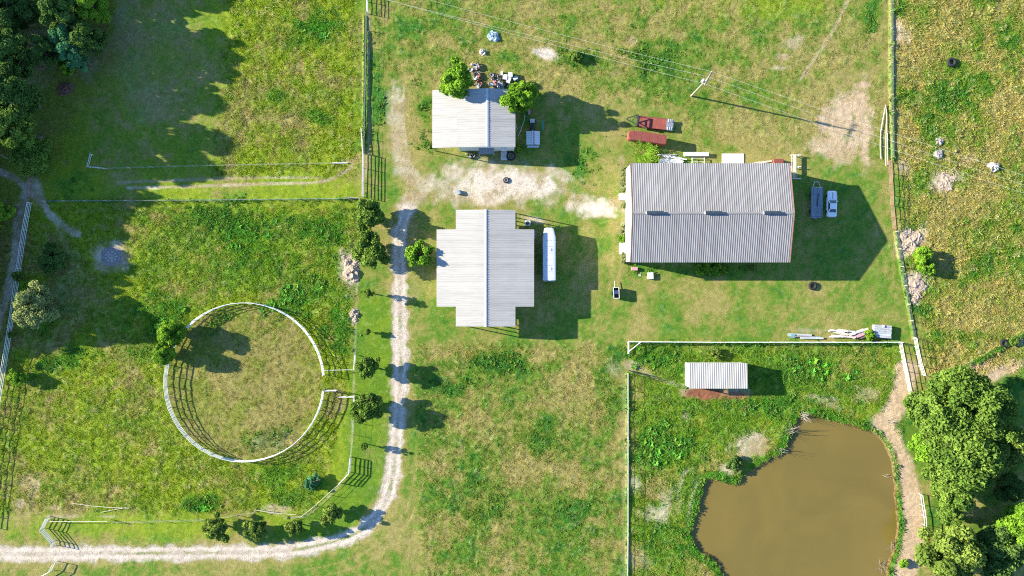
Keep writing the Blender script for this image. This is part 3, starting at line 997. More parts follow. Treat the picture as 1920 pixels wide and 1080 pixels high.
def crown_mesh(name, h, rx, ry, leaves, leaf, m, seed, low=0.2, clumps=40, elong=1.5, irregular=0.3, droop=0.0):
    """leaf-sized faces gathered in clumps through an uneven crown; the tree is h tall and rx, ry wide."""
    rr = np.random.default_rng(seed)
    z0, z1 = h * low, h
    cz, rzz = (z0 + z1) / 2, (z1 - z0) / 2
    ph = rr.uniform(0, 6.28, 4)
    C, CR = [], []
    while len(C) < clumps:
        d = rr.normal(size=3)
        d /= np.linalg.norm(d)
        q = rr.uniform(.25, 1.0) ** 0.45
        a = math.atan2(d[1], d[0])
        ir = 1 + irregular * (.5 * math.sin(2 * a + ph[0]) + .35 * math.sin(3 * a + ph[1]) + .3 * math.sin(5 * a + ph[2]))
        cr = rr.uniform(.16, .30)
        c = d * max(0, q - cr * .6)
        C.append((c[0] * rx * ir, c[1] * ry * ir, cz + c[2] * rzz))
        CR.append(cr * min(rx, ry))
    C = np.array(C)
    CR = np.array(CR)
    k = rr.choice(clumps, leaves, p=CR ** 2 / (CR ** 2).sum())
    d = rr.normal(size=(leaves, 3))
    d /= np.linalg.norm(d, axis=1)[:, None]
    d[:, 2] = np.abs(d[:, 2]) * .75 + d[:, 2] * .25
    pos = C[k] + d * (CR[k] * rr.uniform(.55, 1.12, leaves))[:, None] * np.array([1, 1, .85])
    nrm = d * 0.8 + rr.normal(size=(leaves, 3)) * .55
    nrm[:, 2] += .25
    nrm /= np.linalg.norm(nrm, axis=1)[:, None]
    up = rr.normal(size=(leaves, 3))
    u = np.cross(nrm, up)
    u /= np.linalg.norm(u, axis=1)[:, None]
    v = np.cross(nrm, u)
    sz = leaf * rr.uniform(.6, 1.35, leaves)
    A = u * (sz * .5 * elong)[:, None]
    B = v * (sz * .5 / elong ** .5)[:, None]
    fold = nrm * (sz * .12)[:, None]
    V = np.stack([pos - A, pos + B - fold, pos + A, pos - B - fold], 1).reshape(-1, 3)
    me = bpy.data.meshes.new(name)
    me.vertices.add(leaves * 4)
    me.vertices.foreach_set('co', V.astype(np.float32).ravel())
    me.loops.add(leaves * 4)
    me.loops.foreach_set('vertex_index', np.arange(leaves * 4, dtype=np.int32))
    me.polygons.add(leaves)
    me.polygons.foreach_set('loop_start', np.arange(leaves, dtype=np.int32) * 4)
    me.update(calc_edges=True)
    ct = rr.uniform(.15, .85, clumps)
    t = np.clip(ct[k] + rr.uniform(-.25, .25, leaves), 0, 1)
    at = me.attributes.new('tint', 'FLOAT', 'POINT')
    at.data.foreach_set('value', np.repeat(t, 4).astype(np.float32))
    me.materials.append(LEAF[m])
    return me


_cache = {}


def tree(name, label, px, py, rpx, h, leafm='mid', var=0, group=None, dens=1.0, leaf=None, sq=1.0, low=.18, cat='tree', clumps=None, at_z=.55, irregular=.3):
    """px, py: where the crown's middle shows; rpx: its half width in the photograph."""
    r = 1.15 * rpx * MPP * (1 - h * .6 / H)
    base = P(px, py, h * at_z)
    t = thing(name, label, cat, (base.x, base.y, gz(px, py) - .02), R.uniform(0, 6.28), group)
    leaf = leaf or min(.42, max(.17, .10 + .055 * r))
    n = int(1.25 * dens * min(17000, 700 + 1400 * r * (r + h * .30) / (leaf * 4.2)))
    obj('trunk', trunk_mesh(h, max(.05, .045 * r + .02 * h), int(px) + var, 7, r).mesh('trunk', 'bark'), t)
    obj('crown', crown_mesh('crown', h, r, r * sq, n, leaf, leafm, int(px * 7 + py) + var, low, clumps or int(22 + 9 * r), irregular=irregular), t)
    return t


DT = 'young trees along the drive'
tree('oak_tree', 'round dark green tree by the drive just below the field gate', 690, 401, 28, 4.8, 'mid', group=DT, irregular=.5, leaf=.27, dens=.75)
tree('oak_tree', 'largest dark round tree beside the drive, above the rubble heap', 692, 468, 33, 5.0, 'mid', group=DT, irregular=.5, leaf=.27, dens=.75)
tree('oak_sapling', 'slim sapling throwing a long shadow across the drive towards the white house', 691, 550, 9, 4.3, 'mid', group=DT, sq=.8)
tree('oak_sapling', 'tiny bare looking sapling on the mown verge level with the small soil heap', 690, 622, 5, 2.0, 'olive', group=DT)
tree('oak_tree', 'low green tree by the short gate beside the round pen opening', 688, 689, 21, 5.0, 'mid', group=DT, irregular=.5, leaf=.27, dens=.75)
tree('oak_tree', 'loose dark tree beside the corner of the wire fence below the pen opening', 688, 764, 28, 5.0, 'mid', group=DT, irregular=.5, leaf=.27, dens=.75)
tree('oak_sapling', 'very small sapling on the verge below the loose dark tree', 683, 837, 7, 3.4, 'mid', group=DT)
tree('oak_tree', 'small yellowish green tree inside the bend of the drive', 621, 964, 18, 3.6, 'olive', group=DT, irregular=.5, leaf=.27, dens=.75)
tree('oak_tree', 'smallest of the three round trees along the lower stretch of drive', 550, 988, 16, 3.6, 'olive', group=DT, irregular=.5, leaf=.27, dens=.75)
tree('oak_tree', 'middle one of the three round trees along the lower drive', 478, 993, 18, 3.9, 'olive', group=DT, irregular=.5, leaf=.27, dens=.75)
tree('oak_tree', 'westernmost of the three round trees along the lower drive', 406, 992, 22, 4.3, 'olive', group=DT, irregular=.5, leaf=.27, dens=.75)
tree('leafy_tree', 'bright green leafy tree between the drive and the white house', 787, 477, 22, 5.9, 'bright', leaf=.34, dens=.55)
tree('leafy_tree', 'feathery green tree overhanging the back of the small workshop roof', 857, 152, 31, 8.2, 'bright', leaf=.36, dens=.8)
tree('leafy_tree', 'lush bright green tree at the corner of the small workshop', 977, 181, 27, 7.2, 'bright', leaf=.34, sq=1.2)
tree('cedar_tree', 'larger round bushy tree growing against the round pen rail', 320, 625, 23, 5.2, 'bright', leaf=.2, dens=1.6, irregular=.06, clumps=70, low=.02)
tree('cedar_tree', 'smaller round bushy tree growing against the round pen rail', 307, 664, 18, 4.8, 'bright', leaf=.2, dens=1.6, irregular=.06, clumps=70, low=.02)
tree('willow_tree', 'pale olive tree standing beside the white pipe fence in the shade', 66, 577, 38, 7.5, 'pale', leaf=.3)
tree('green_bush', 'small green bush at the foot of the white pipe fence, in sun', 30, 708, 16, 2.6, 'bright', low=.02)
tree('green_bush', 'round bright green bush on the bare soil beyond the east fence', 1731, 490, 19, 2.4, 'bright', low=.02, sq=1.3, cat='bush')
tree('green_bush', 'small bush growing over the scrap beside the white corral rail', 1632, 628, 10, 1.3, 'bright', low=.02, cat='bush')
tree('green_bush', 'grey green weed bush in front of the shed paddock rail', 1341, 663, 11, 1.2, 'olive', low=.02, cat='bush')
tree('green_bush', 'little bright bush beside the rear corner of the small workshop', 971, 279, 7, 1.1, 'bright', low=.02, cat='bush')
tree('green_bush', 'lime green bush against the white end wall of the large barn', 1167, 448, 7, 1.0, 'bright', low=.02, cat='bush')
tree('green_bush', 'low dark bush on the pond bank beside the bare soil', 1377, 870, 14, 1.3, 'dark', low=.02, cat='bush')
tree('green_bush', 'small tuft like bush on the sandy track beside the pond', 1694, 1057, 8, 1.2, 'bright', low=.02, cat='bush')
tree('green_bush', 'blue green bushy weed inside the paddock above the lower trees', 585, 905, 20, 1.5, 'teal', low=.02, cat='bush', sq=.6)
tree('green_bush', 'dark green thistle bush above the slim power line, near the bare patch', 1080, 105, 12, 1.3, 'mid', low=.02, cat='bush')
for k, (a, b_, r_, l_) in enumerate([(1313, 505, 11, 'first green bush from the barn corner under the large barn eave'), (1330, 503, 12, 'second green bush from the barn corner under the large barn eave'), (1347, 505, 10, 'third green bush from the barn corner under the large barn eave'), (1362, 507, 8, 'fourth green bush from the barn corner under the large barn eave'), (1412, 503, 7, 'lone small bush farthest along under the large barn eave')]):
    tree('green_bush', l_, a, b_, r_, 1.2, 'bright' if k < 4 else 'olive', group='bushes under the barn eave', low=.02, cat='bush')

RT = 'trees between the pond and the east edge'
tree('oak_tree', 'tall pale green treetop nearest the white corral panel', 1752, 765, 48, 9.0, 'mid', group=RT)
tree('oak_tree', 'big oak crown at the top of the grove beside the pond', 1815, 755, 62, 10.5, 'mid', 1, group=RT)
tree('oak_tree', 'sunlit yellowish oak crown in the middle of the grove by the pond', 1806, 840, 68, 11.0, 'mid', group=RT)
tree('oak_tree', 'bright green smaller tree leaning out over the sandy pond track', 1752, 838, 38, 7.5, 'bright', group=RT, leaf=.3)
tree('oak_tree', 'olive crown of the grove reaching towards the east edge', 1878, 838, 42, 9.5, 'olive', 2, group=RT)
tree('oak_tree', 'lower rounded crown of the grove above the white rail fence', 1798, 905, 44, 9.0, 'mid', 3, group=RT)
tree('oak_tree', 'separate broad tree at the bottom beside the sandy pond track', 1782, 1038, 54, 9.0, 'olive', group=RT)
tree('oak_tree', 'small tree filling the gap between grove and bottom tree', 1778, 968, 22, 6.0, 'mid', group=RT)
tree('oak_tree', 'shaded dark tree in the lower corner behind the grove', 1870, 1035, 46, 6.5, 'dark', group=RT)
tree('oak_tree', 'bright crown at the east edge below the grove', 1908, 985, 36, 7.0, 'bright', group=RT)
tree('oak_tree', 'crown filling the heart of the grove between its two tallest crowns', 1778, 800, 46, 10.0, 'mid', 4, group=RT)
tree('oak_tree', 'crown of the grove just behind the sunlit middle crown', 1845, 808, 50, 10.0, 'mid', 5, group=RT)
tree('oak_tree', 'low crown linking the leaning bright tree to the grove', 1768, 878, 36, 8.0, 'mid', 6, group=RT)
tree('green_bush', 'dark scrub under the grove at the east edge', 1895, 915, 26, 3.5, 'dark', group=RT, cat='bush', low=.02)
tree('green_bush', 'leafy shrub by the dark hollow near the dry ditch', 1900, 640, 9, 1.2, 'mid', low=.02, cat='bush')

WT = 'trees of the dark wood in the upper corner'
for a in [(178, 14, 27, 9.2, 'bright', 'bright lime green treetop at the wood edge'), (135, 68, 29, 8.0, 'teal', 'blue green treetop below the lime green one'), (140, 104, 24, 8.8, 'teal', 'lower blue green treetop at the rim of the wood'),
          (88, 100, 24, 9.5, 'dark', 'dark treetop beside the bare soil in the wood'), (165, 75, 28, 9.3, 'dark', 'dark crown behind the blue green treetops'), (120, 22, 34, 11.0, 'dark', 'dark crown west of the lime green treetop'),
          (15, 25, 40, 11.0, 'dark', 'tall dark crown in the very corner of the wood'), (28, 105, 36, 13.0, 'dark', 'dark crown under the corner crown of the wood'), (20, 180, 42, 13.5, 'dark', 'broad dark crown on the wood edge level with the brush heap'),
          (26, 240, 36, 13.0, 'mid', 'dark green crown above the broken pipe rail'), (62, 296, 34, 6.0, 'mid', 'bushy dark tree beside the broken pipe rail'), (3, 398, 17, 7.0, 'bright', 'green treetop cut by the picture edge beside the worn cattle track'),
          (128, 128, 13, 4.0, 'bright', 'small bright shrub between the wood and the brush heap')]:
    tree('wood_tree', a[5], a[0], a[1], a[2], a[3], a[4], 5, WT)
tree('wood_tree', 'dark low tree over the pipe fence beside the willow', 33, 518, 9, 3.0, 'mid', 5, low=.02)
tree('wood_tree', 'thin green sapling above the pale olive tree in the shade', 56, 538, 11, 5.0, 'bright', 5)
tree('green_bush', 'small dark bush sitting on the white pipe fence', 22, 628, 6, 1.8, 'mid', low=.02, cat='bush')
tree('wood_tree', 'loose dark tree in the shade west of the fire ring', 98, 487, 24, 3.2, 'dark', 5, low=.1)

# the wood goes on past the edge of the picture: one mass
wood_spots = [(30, -60, 12), (110, -70, 12), (185, -48, 9.5), (215, -80, 10.5), (-40, -60, 12), (150, -30, 9.0), (245, -50, 8.0), (60, -30, 10), (-45, -10, 13), (90, -110, 13), (170, -110, 12), (230, -120, 11), (20, -120, 13)]
for k in range(30):
    yy = 10 + k * 19
    wood_spots.append((-34 - (k % 3) * 9, yy, (13.3 if yy < 330 else 11.0 if yy < 480 else 9.3) + R.uniform(-.7, .7)))
    wood_spots.append((-88 - (k % 2) * 16, yy + 9, 12.5 + R.uniform(-1, 1)))
wood_spots += [(-60, 590, 8.5), (-85, 620, 7.5), (-50, 612, 6.0), (-110, 640, 7)]
vs, fs, ts, off = [], [], [], 0
wcr = [crown_mesh('wood_crown', 10, 3.7, 3.5, 4200, .55, 'dark', 400 + k, .08, 50) for k in range(3)]
dat = []
for c in wcr:
    v = np.empty(len(c.vertices) * 3, np.float32)
    c.vertices.foreach_get('co', v)
    t = np.empty(len(c.vertices), np.float32)
    c.attributes['tint'].data.foreach_get('value', t)
    dat.append((v.reshape(-1, 3), t))
for k, (a, b_, h) in enumerate(wood_spots):
    v, t = dat[k % 3]
    an = R.uniform(0, 6.28)
    q = v * np.array([1.0, 1.0, h / 10.0])
    q = np.stack([q[:, 0] * math.cos(an) - q[:, 1] * math.sin(an), q[:, 0] * math.sin(an) + q[:, 1] * math.cos(an), q[:, 2]], -1)
    p = P(a, b_)
    vs.append(q + np.array([p.x, p.y, 0]))
    ts.append(t)
V = np.concatenate(vs)
T_ = np.concatenate(ts)
me = bpy.data.meshes.new('woodland')
nv = len(V)
me.vertices.add(nv)
me.vertices.foreach_set('co', V.astype(np.float32).ravel())
me.loops.add(nv)
me.loops.foreach_set('vertex_index', np.arange(nv, dtype=np.int32))
me.polygons.add(nv // 4)
me.polygons.foreach_set('loop_start', np.arange(nv // 4, dtype=np.int32) * 4)
me.update(calc_edges=True)
at = me.attributes.new('tint', 'FLOAT', 'POINT')
at.data.foreach_set('value', T_.astype(np.float32))
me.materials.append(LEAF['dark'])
wo = obj('woodland', me)
tag(wo, 'dense dark wood continuing past the picture edge', 'woods', kind='stuff')
wt = MB()
for a, b_, h in wood_spots:
    p = P(a, b_)
    wt.tube((p.x, p.y, -.1), (p.x, p.y, h * .7), .22, 6, .08)
wt.build('trunks', 'bark', wo)['kind'] = 'stuff'


# spiky shrub by the red trailers, and the big leafy weed bed in the pond paddock
def frond_mesh(nfr, L, w, seed, up=.7):
    rr = random.Random(seed)
    mb = MB()
    for k in range(nfr):
        a = rr.uniform(0, 6.283)
        e = rr.uniform(.25, 1.2)
        r0 = rr.uniform(0, L * .25)
        l = L * rr.uniform(.6, 1)
        base = Vector((math.cos(a) * r0, math.sin(a) * r0, rr.uniform(.2, 1.0)))
        for s in range(7):
            t = (s + 1) / 7
            p = base + Vector((math.cos(a) * l * t * math.cos(e), math.sin(a) * l * t * math.cos(e), up * l * t * math.sin(e)))
            for sd in (-1, 1):
                b2 = a + sd * rr.uniform(.5, 1.0)
                q = Vector((math.cos(b2), math.sin(b2), rr.uniform(-.1, .5))) * w * rr.uniform(2.2, 3.4)
                n = Vector((-math.sin(b2), math.cos(b2), 0)) * w * .45
                mb.poly([p, p + q * .5 + n, p + q, p + q * .5 - n])
    return mb


t = thing('spiky_shrub', 'big spiky leaved green shrub between the red trailers and the barn', 'shrub', G(1204, 287), 0)
mb = frond_mesh(60, 2.9, .16, 4)
cme = mb.mesh('crown', LEAF['bright'])
cat_ = cme.attributes.new('tint', 'FLOAT', 'POINT')
cat_.data.foreach_set('value', np.repeat(NR.uniform(.2, 1, len(mb.v) // 4), 4).astype(np.float32))
obj('crown', cme, t)
obj('stem', trunk_mesh(1.6, .09, 5, 5, 1.0).mesh('stem', 'bark'), t)


# ------------------------------------------------------------------ sheet metal roofs
def rib_panel(width, length, ribs=3, rh=.042, rw=.085, key=None):
    k = ('panel', round(width, 4), round(length, 3), ribs, key)
    if k in _cache:
        return _cache[k]
    mb = MB()
    prof = [(0, 0)]
    p = width / ribs
    for r in range(ribs):
        c = p * (r + .5)
        prof += [(c - rw / 2, 0), (c - rw * .28, rh), (c + rw * .28, rh), (c + rw / 2, 0)]
    prof.append((width, 0))
    n = len(prof)
    for y in (0, length):
        for a, z in prof:
            mb.v.append((a, y, z))
    for i in range(n - 1):
        mb.f.append((i, i + 1, n + i + 1, n + i))
    _cache[k] = mb.mesh('roof_panel', key)
    return _cache[k]


def lay_panels(parent, a, b_, c, n, material, ribs=3, gap=.0, rh=.026, rw=.10):
    """n panels side by side from a to b_ (along the ridge), each running a->c down the slope."""
    a, b_, c = Vector(a), Vector(b_), Vector(c)
    u, v = (b_ - a), (c - a)
    U, L = u.length, v.length
    u.normalize()
    v.normalize()
    nn = u.cross(v).normalized()
    if nn.z < 0:
        a, u = b_.copy(), -u
        nn = u.cross(v).normalized()
    me = rib_panel(U / n - gap, L, ribs, rh, rw, material)
    for k in range(n):
        o = bpy.data.objects.new('roof_panel', me)
        COL.objects.link(o)
        o.parent = parent
        q = a + u * (U / n * k)
        o.matrix_basis = Matrix(((u.x, v.x, nn.x, q.x), (u.y, v.y, nn.y, q.y), (u.z, v.z, nn.z, q.z + .006 + (k % 2) * .004), (0, 0, 0, 1)))


def slab(mb, p, q, r, s, th):
    """a sheet with thickness th under the four points."""
    i = len(mb.v)
    for a in (p, q, r, s):
        mb.v.append((a[0], a[1], a[2]))
    for a in (p, q, r, s):
        mb.v.append((a[0], a[1], a[2] - th))
    for f in ((0, 1, 2, 3), (7, 6, 5, 4), (0, 4, 5, 1), (1, 5, 6, 2), (2, 6, 7, 3), (3, 7, 4, 0)):
        mb.f.append(tuple(i + k for k in f))


def rel(p, o):
    return Vector(p) - Vector(o.location)


# --- white cross-shaped house with open porches at both ends
o = P(910, 502)
house = thing('white_house', 'white metal roofed house on a cross plan with open end porches', 'house', o)
RZ, SL = 4.78, 0.10


def hp(px, py, z):
    return rel(P(px, py, z), house)


xr = hp(910.5, 0, RZ).x
xn0, xn1 = hp(855, 0, RZ - .55).x, hp(966, 0, RZ - .55).x
xw0, xw1 = hp(819, 0, RZ - .9).x, hp(1001, 0, RZ - .9).x
yN, yn, ys, yS = hp(0, 393.5, 4.3).y, hp(0, 430, 4.2).y, hp(0, 575, 4.2).y, hp(0, 612, 4.3).y
zf = lambda x: RZ - SL * abs(x - xr)
deck = MB()
for sgn, xa, xb in ((-1, xn0, xw0), (1, xn1, xw1)):
    slab(deck, (xr, yn, RZ), (xr, yN, RZ), (xa, yN, zf(xa)), (xa, yn, zf(xa)), .12)
    slab(deck, (xr, ys, RZ), (xr, yn, RZ), (xb, yn, zf(xb)), (xb, ys, zf(xb)), .12)
    slab(deck, (xr, yS, RZ), (xr, ys, RZ), (xa, ys, zf(xa)), (xa, yS, zf(xa)), .12)
roof = deck.build('roof', 'trim_brown', house)
for xa, xb in ((xn0, xw0), (xn1, xw1)):
    e = .035 if xa > xr else -.035
    lay_panels(roof, (xr, yN, RZ), (xr, yn, RZ), (xa + e, yN, zf(xa + e)), 4, 'roof_white', 2)
    lay_panels(roof, (xr, yn, RZ), (xr, ys, RZ), (xb + e, yn, zf(xb + e)), 16, 'roof_white', 2)
    lay_panels(roof, (xr, ys, RZ), (xr, yS, RZ), (xa + e, ys, zf(xa + e)), 4, 'roof_white', 2)
mb = MB()
for s in (-1, 1):
    mb.poly([(xr, yN + .03, RZ + .09), (xr, yS - .03, RZ + .09), (xr + s * .26, yS - .03, RZ + .035), (xr + s * .26, yN + .03, RZ + .035)])
mb.build('ridge_cap', 'flash', roof)
mb = MB()                                                     # closed rib ends along the ridge cap
k = yS + .15
while k < yN:
    mb.box((xr + .31, k, RZ + .015), (.10, .10, .09))
    k += .3
mb.build('ridge_closure', 'vent', roof)['kind'] = 'stuff'
mb = MB().box(((xw0 + xw1) / 2, (yn + ys) / 2, 1.75), (xw1 - xw0 - 1.0, yn - ys - .5, 3.5))
wl = mb.build('wall', 'wall_cream', house)
for k, yy in enumerate((yn - 2.5, yn - 5.2, yn - 8.6, yn - 11.2)):
    for xx in (xw0 + .5, xw1 - .5):
        w_o = MB().box((xx, yy, 1.7), (.10, 1.1, 1.2)).build('window', 'white_paint', house)
        MB().box((xx, yy, 1.7), (.14, .95, 1.05)).build('pane', 'glass', w_o)
for yy in (yN - .12, yS + .12):
    for xx in (xn0 + .15, (xn0 + xn1) / 2 - 1.6, (xn0 + xn1) / 2 + 1.6, xn1 - .15):
        MB().box((xx, yy, (zf(xx) - .12) / 2 - .05), (.16, .16, zf(xx) - .12)).build('porch_post', 'wood', house)
for a, b_ in ((yn, yN), (yS, ys)):
    MB().box(((xn0 + xn1) / 2, (a + b_) / 2, .05), (xn1 - xn0 - .2, b_ - a - .2, .16)).build('porch_floor', 'concrete', house)
MB().box((xw1 + .1, yn - .9, 2.6), (.2, 1.5, .14)).build('gutter_box', 'flash', house)

# --- small workshop with a lean-to
shop = thing('small_workshop', 'small white metal roofed workshop with a lean-to and two trees over it', 'workshop', P(900, 225))
sp_ = lambda px, py, z: rel(P(px, py, z), shop)
rz_, sl_ = 4.95, .12
xr2 = sp_(913.5, 0, rz_).x
xe = sp_(966, 0, 4.25).x
xl = sp_(857, 0, 4.2).x
xll = sp_(811, 0, 3.5).x
yt, yb = sp_(0, 166.5, 4.6).y, sp_(0, 275.5, 4.6).y
zl = rz_ - sl_ * (xr2 - xl)
zll = zl - .13 * (xl - xll)
ze = rz_ - sl_ * (xe - xr2)
deck = MB()
slab(deck, (xr2, yb, rz_), (xr2, yt, rz_), (xl, yt, zl), (xl, yb, zl), .1)
slab(deck, (xr2, yt, rz_), (xr2, yb, rz_), (xe, yb, ze), (xe, yt, ze), .1)
slab(deck, (xl, yb, zl - .004), (xl, yt, zl - .004), (xll, yt, zll), (xll, yb, zll), .1)
roof = deck.build('roof', 'trim_brown', shop)
lay_panels(roof, (xr2, yt, rz_), (xr2, yb, rz_), (xl, yt, zl), 12, 'roof_white', 2)
lay_panels(roof, (xr2, yt, rz_), (xr2, yb, rz_), (xe + .03, yt, ze), 12, 'roof_white', 2)
lay_panels(roof, (xl, yt, zl + .004), (xl, yb, zl + .004), (xll - .03, yt, zll), 12, 'roof_white', 2)
mb = MB()
for s in (-1, 1):
    mb.poly([(xr2, yt, rz_ + .09), (xr2, yb, rz_ + .09), (xr2 + s * .25, yb, rz_ + .035), (xr2 + s * .25, yt, rz_ + .035)])
mb.build('ridge_cap', 'flash', roof)
mb = MB()
k = yb + .15
while k < yt:
    mb.box((xr2 + .3, k, rz_ + .01), (.09, .11, .09))
    k += .33
mb.build('ridge_closure', 'vent', roof)['kind'] = 'stuff'
yw = yb + .12
MB().box(((xl + xe) / 2, (yt + yw) / 2 - .1, 2.05), (xe - xl - .3, yt - yw - .3, 4.1)).build('wall', 'wall_cream', shop)
aw = MB()
slab(aw, (-.1, yw + .05, 2.9), (-.1, yw - 1.0, 2.55), (2.75, yw - 1.0, 2.55), (2.75, yw + .05, 2.9), .05)
aw.build('awning', 'roof_grey', shop)
for xx in (0.0, 2.65):
    MB().tube((xx, yw - .95, 2.52), (xx, yw - .95, 0), .04).build('awning_post', 'steel', shop)
MB().box((1.3, yw, 1.6), (2.2, .12, 1.2)).build('window', 'glass', shop)
MB().box((4.5, yw, 1.05), (1.0, .12, 2.1)).build('door', 'white_paint', shop)
MB().box((4.5, yw - .1, 3.0), (.9, .5, .35)).build('lamp_hood', 'white_paint', shop)
MB().box((4.5, yw - .9, .06), (1.2, 1.5, .16)).build('door_step', 'concrete', shop)
for yy in (yt - .2, (yt + yb) / 2, yb + .2):
    MB().box((xll + .15, yy, (zll - .1) / 2), (.14, .14, zll - .1)).build('lean_to_post', 'wood', shop)
MB().box((xll + 1.1, yt - 4.4, .5), (1.5, 3.5, 1.0)).build('stored_crate', 'wood', shop)

# --- the large grey barn
barn = thing('large_barn', 'large barn with a ribbed grey metal roof and three ridge vents', 'barn', P(1330, 400))
bp_ = lambda px, py, z: rel(P(px, py, z), barn)
RB, EB = 7.4, 5.45
x0, x1 = bp_(1181.5, 0, 5.45).x, bp_(1481.5, 0, 5.45).x
yr_ = bp_(0, 399.5, RB).y
y0, y1 = bp_(0, 306, EB).y, bp_(0, 492, EB).y
deck = MB()
slab(deck, (x0, yr_, RB), (x1, yr_, RB), (x1, y0, EB), (x0, y0, EB), .14)
slab(deck, (x1, yr_, RB), (x0, yr_, RB), (x0, y1, EB), (x1, y1, EB), .14)
roof = deck.build('roof', 'trim_brown', barn)
for yy in (y0, y1):
    lay_panels(roof, (x0 + .18, yr_, RB), (x1 - .18, yr_, RB), (x0 + .18, yy, EB), 24, 'roof_grey', 3, rh=.032, rw=.17)
for xx in (x0 + .06, x1 - .06):
    tr = MB()
    for yy in (y0, y1):
        slab(tr, (xx - .09, yr_, RB + .05), (xx + .09, yr_, RB + .05), (xx + .09, yy, EB + .05), (xx - .09, yy, EB + .05), .2)
    tr.build('rake_trim', 'rake' if xx > 0 else 'trim_brown', roof)
MB().box(((x0 + x1) / 2, (y0 + y1) / 2, 2.65), (x1 - x0 - .1, y0 - y1 - .5, 5.3)).build('wall', 'wall_white', barn)
gab = MB()
for xx in (x0 + .05, x1 - .05):
    gab.poly([(xx, y1 + .25, 5.25), (xx, y0 - .25, 5.25), (xx, yr_, RB - .18)])
for k, xx in enumerate((x0 + .05, x1 - .05)):
    g_ = MB().loft([[(xx - .04, y1 + .3, 5.2), (xx - .04, y0 - .3, 5.2), (xx - .04, yr_, RB - .2)], [(xx + .04, y1 + .3, 5.2), (xx + .04, y0 - .3, 5.2), (xx + .04, yr_, RB - .2)]])
    g_.build('gable', 'wall_white', barn)
MB().box((x0 + .02, yr_ - 3, 1.9), (.12, 3.6, 3.8)).build('door', 'flash', barn)
MB().box((x0 + .02, yr_ + 4, 1.1), (.12, 1.0, 2.2)).build('door', 'flash', barn)
MB().box((x1 - .02, yr_, 2.1), (.12, 4.2, 4.2)).build('door', 'flash', barn)
mb = MB()
mb.poly([(x0 + .2, yr_ + .2, RB + .03), (x1 - .2, yr_ + .2, RB + .03), (x1 - .2, yr_, RB + .085), (x0 + .2, yr_, RB + .085)])
mb.poly([(x0 + .2, yr_, RB + .085), (x1 - .2, yr_, RB + .085), (x1 - .2, yr_ - .2, RB + .03), (x0 + .2, yr_ - .2, RB + .03)])
mb.build('ridge_cap', 'roof_grey', roof)
for a in (1228, 1338, 1448):
    vx = bp_(a, 0, RB + .2).x
    v_ = MB().box((vx, yr_, RB + .17), (2.9, .40, .30)).build('ridge_vent', 'vent', roof)
    slb = MB()
    slab(slb, (vx - 1.5, yr_ + .05, RB + .45), (vx + 1.5, yr_ + .05, RB + .45), (vx + 1.5, yr_ + .33, RB + .36), (vx - 1.5, yr_ + .33, RB + .36), .03)
    slab(slb, (vx + 1.5, yr_ + .05, RB + .45), (vx - 1.5, yr_ + .05, RB + .45), (vx - 1.5, yr_ - .23, RB + .36), (vx + 1.5, yr_ - .23, RB + .36), .03)
    slb.build('vent_cap', 'vent', v_) if False else slb.build('vent_cap', 'vent', roof)
    MB().box((vx - 1.5, yr_, RB + .2), (.10, .44, .42)).build('vent_end', 'white_paint', roof)

# --- run-in shed in the pond paddock
shed = thing('run_in_shed', 'small open run-in shed with a ribbed pale metal roof near the pond', 'shed', P(1345, 706))
rp = lambda px, py, z: rel(P(px, py, z), shed)
xa, xb = rp(1292, 0, 3.0).x, rp(1402, 0, 3.0).x
ya, yb2 = rp(0, 681, 2.75).y, rp(0, 728.5, 3.1).y
deck = MB()
slab(deck, (xa, ya, 2.75), (xb, ya, 2.75), (xb, yb2, 3.1), (xa, yb2, 3.1), .1)
roof = deck.build('roof', 'trim_brown', shed)
lay_panels(roof, (xa, yb2, 3.1), (xb, yb2, 3.1), (xa, ya, 2.75), 9, 'roof_white', 3, rh=.035, rw=.15)
MB().box((xa + .06, (ya + yb2) / 2, 1.3), (.12, ya - yb2 - .4, 2.6)).build('end_wall', 'wall_white', shed)
MB().box((xb - .12, (ya + yb2) / 2, 1.3), (.12, ya - yb2 - .4, 2.6)).build('end_wall', 'wall_white', shed)
MB().box(((xa + xb) / 2, ya - .2, 1.3), (xb - xa - .3, .12, 2.6)).build('back_wall', 'wall_white', shed)
for k in range(4):
    xx = xa + .2 + (xb - xa - .4) * k / 3
    MB().box((xx, yb2 + .2, 1.45), (.15, .15, 2.95)).build('post', 'wood', shed)
# ------------------------------------------------------------------ fences
def along(pts, step):
    """points every step metres along the polyline (ground metres), corners kept."""
    out = [Vector(pts[0])]
    for a, b_ in zip(pts[:-1], pts[1:]):
        a, b_ = Vector(a), Vector(b_)
        n = max(1, round((b_ - a).length / step))
        for k in range(1, n + 1):
            out.append(a.lerp(b_, k / n))
    return out


def post_mesh(h, r, m, n=8):
    k = ('post', h, r, m)
    if k not in _cache:
        mb = MB().tube((0, 0, -.25), (0, 0, h), r, n)
        _cache[k] = mb.mesh('post', m)
    return _cache[k]


def fence(name, label, pts, h, rails, step, pr, rr_, mp, mr_, group=None, cat='fence', skip=(), rail_name='rail', raw=False):
    g = [P(*p) for p in pts] if not raw else [Vector(p) for p in pts]
    o = g[0].copy()
    o.z = 0
    t = thing(name, label, cat, o, 0, group)
    sp = along(g, step)
    pm = post_mesh(h, pr, mp)
    for k, p in enumerate(sp):
        if k in skip:
            continue
        q = obj('post', pm, t)
        q.location = (p.x - o.x, p.y - o.y, R.uniform(-.04, .04))
        q.rotation_euler = (R.uniform(-.03, .03), R.uniform(-.03, .03), 0)
    for z in rails:
        MB().path([(p.x - o.x, p.y - o.y, z + R.uniform(-.03, .03)) for p in sp], rr_, 6).build(rail_name, mr_, t)
    return t


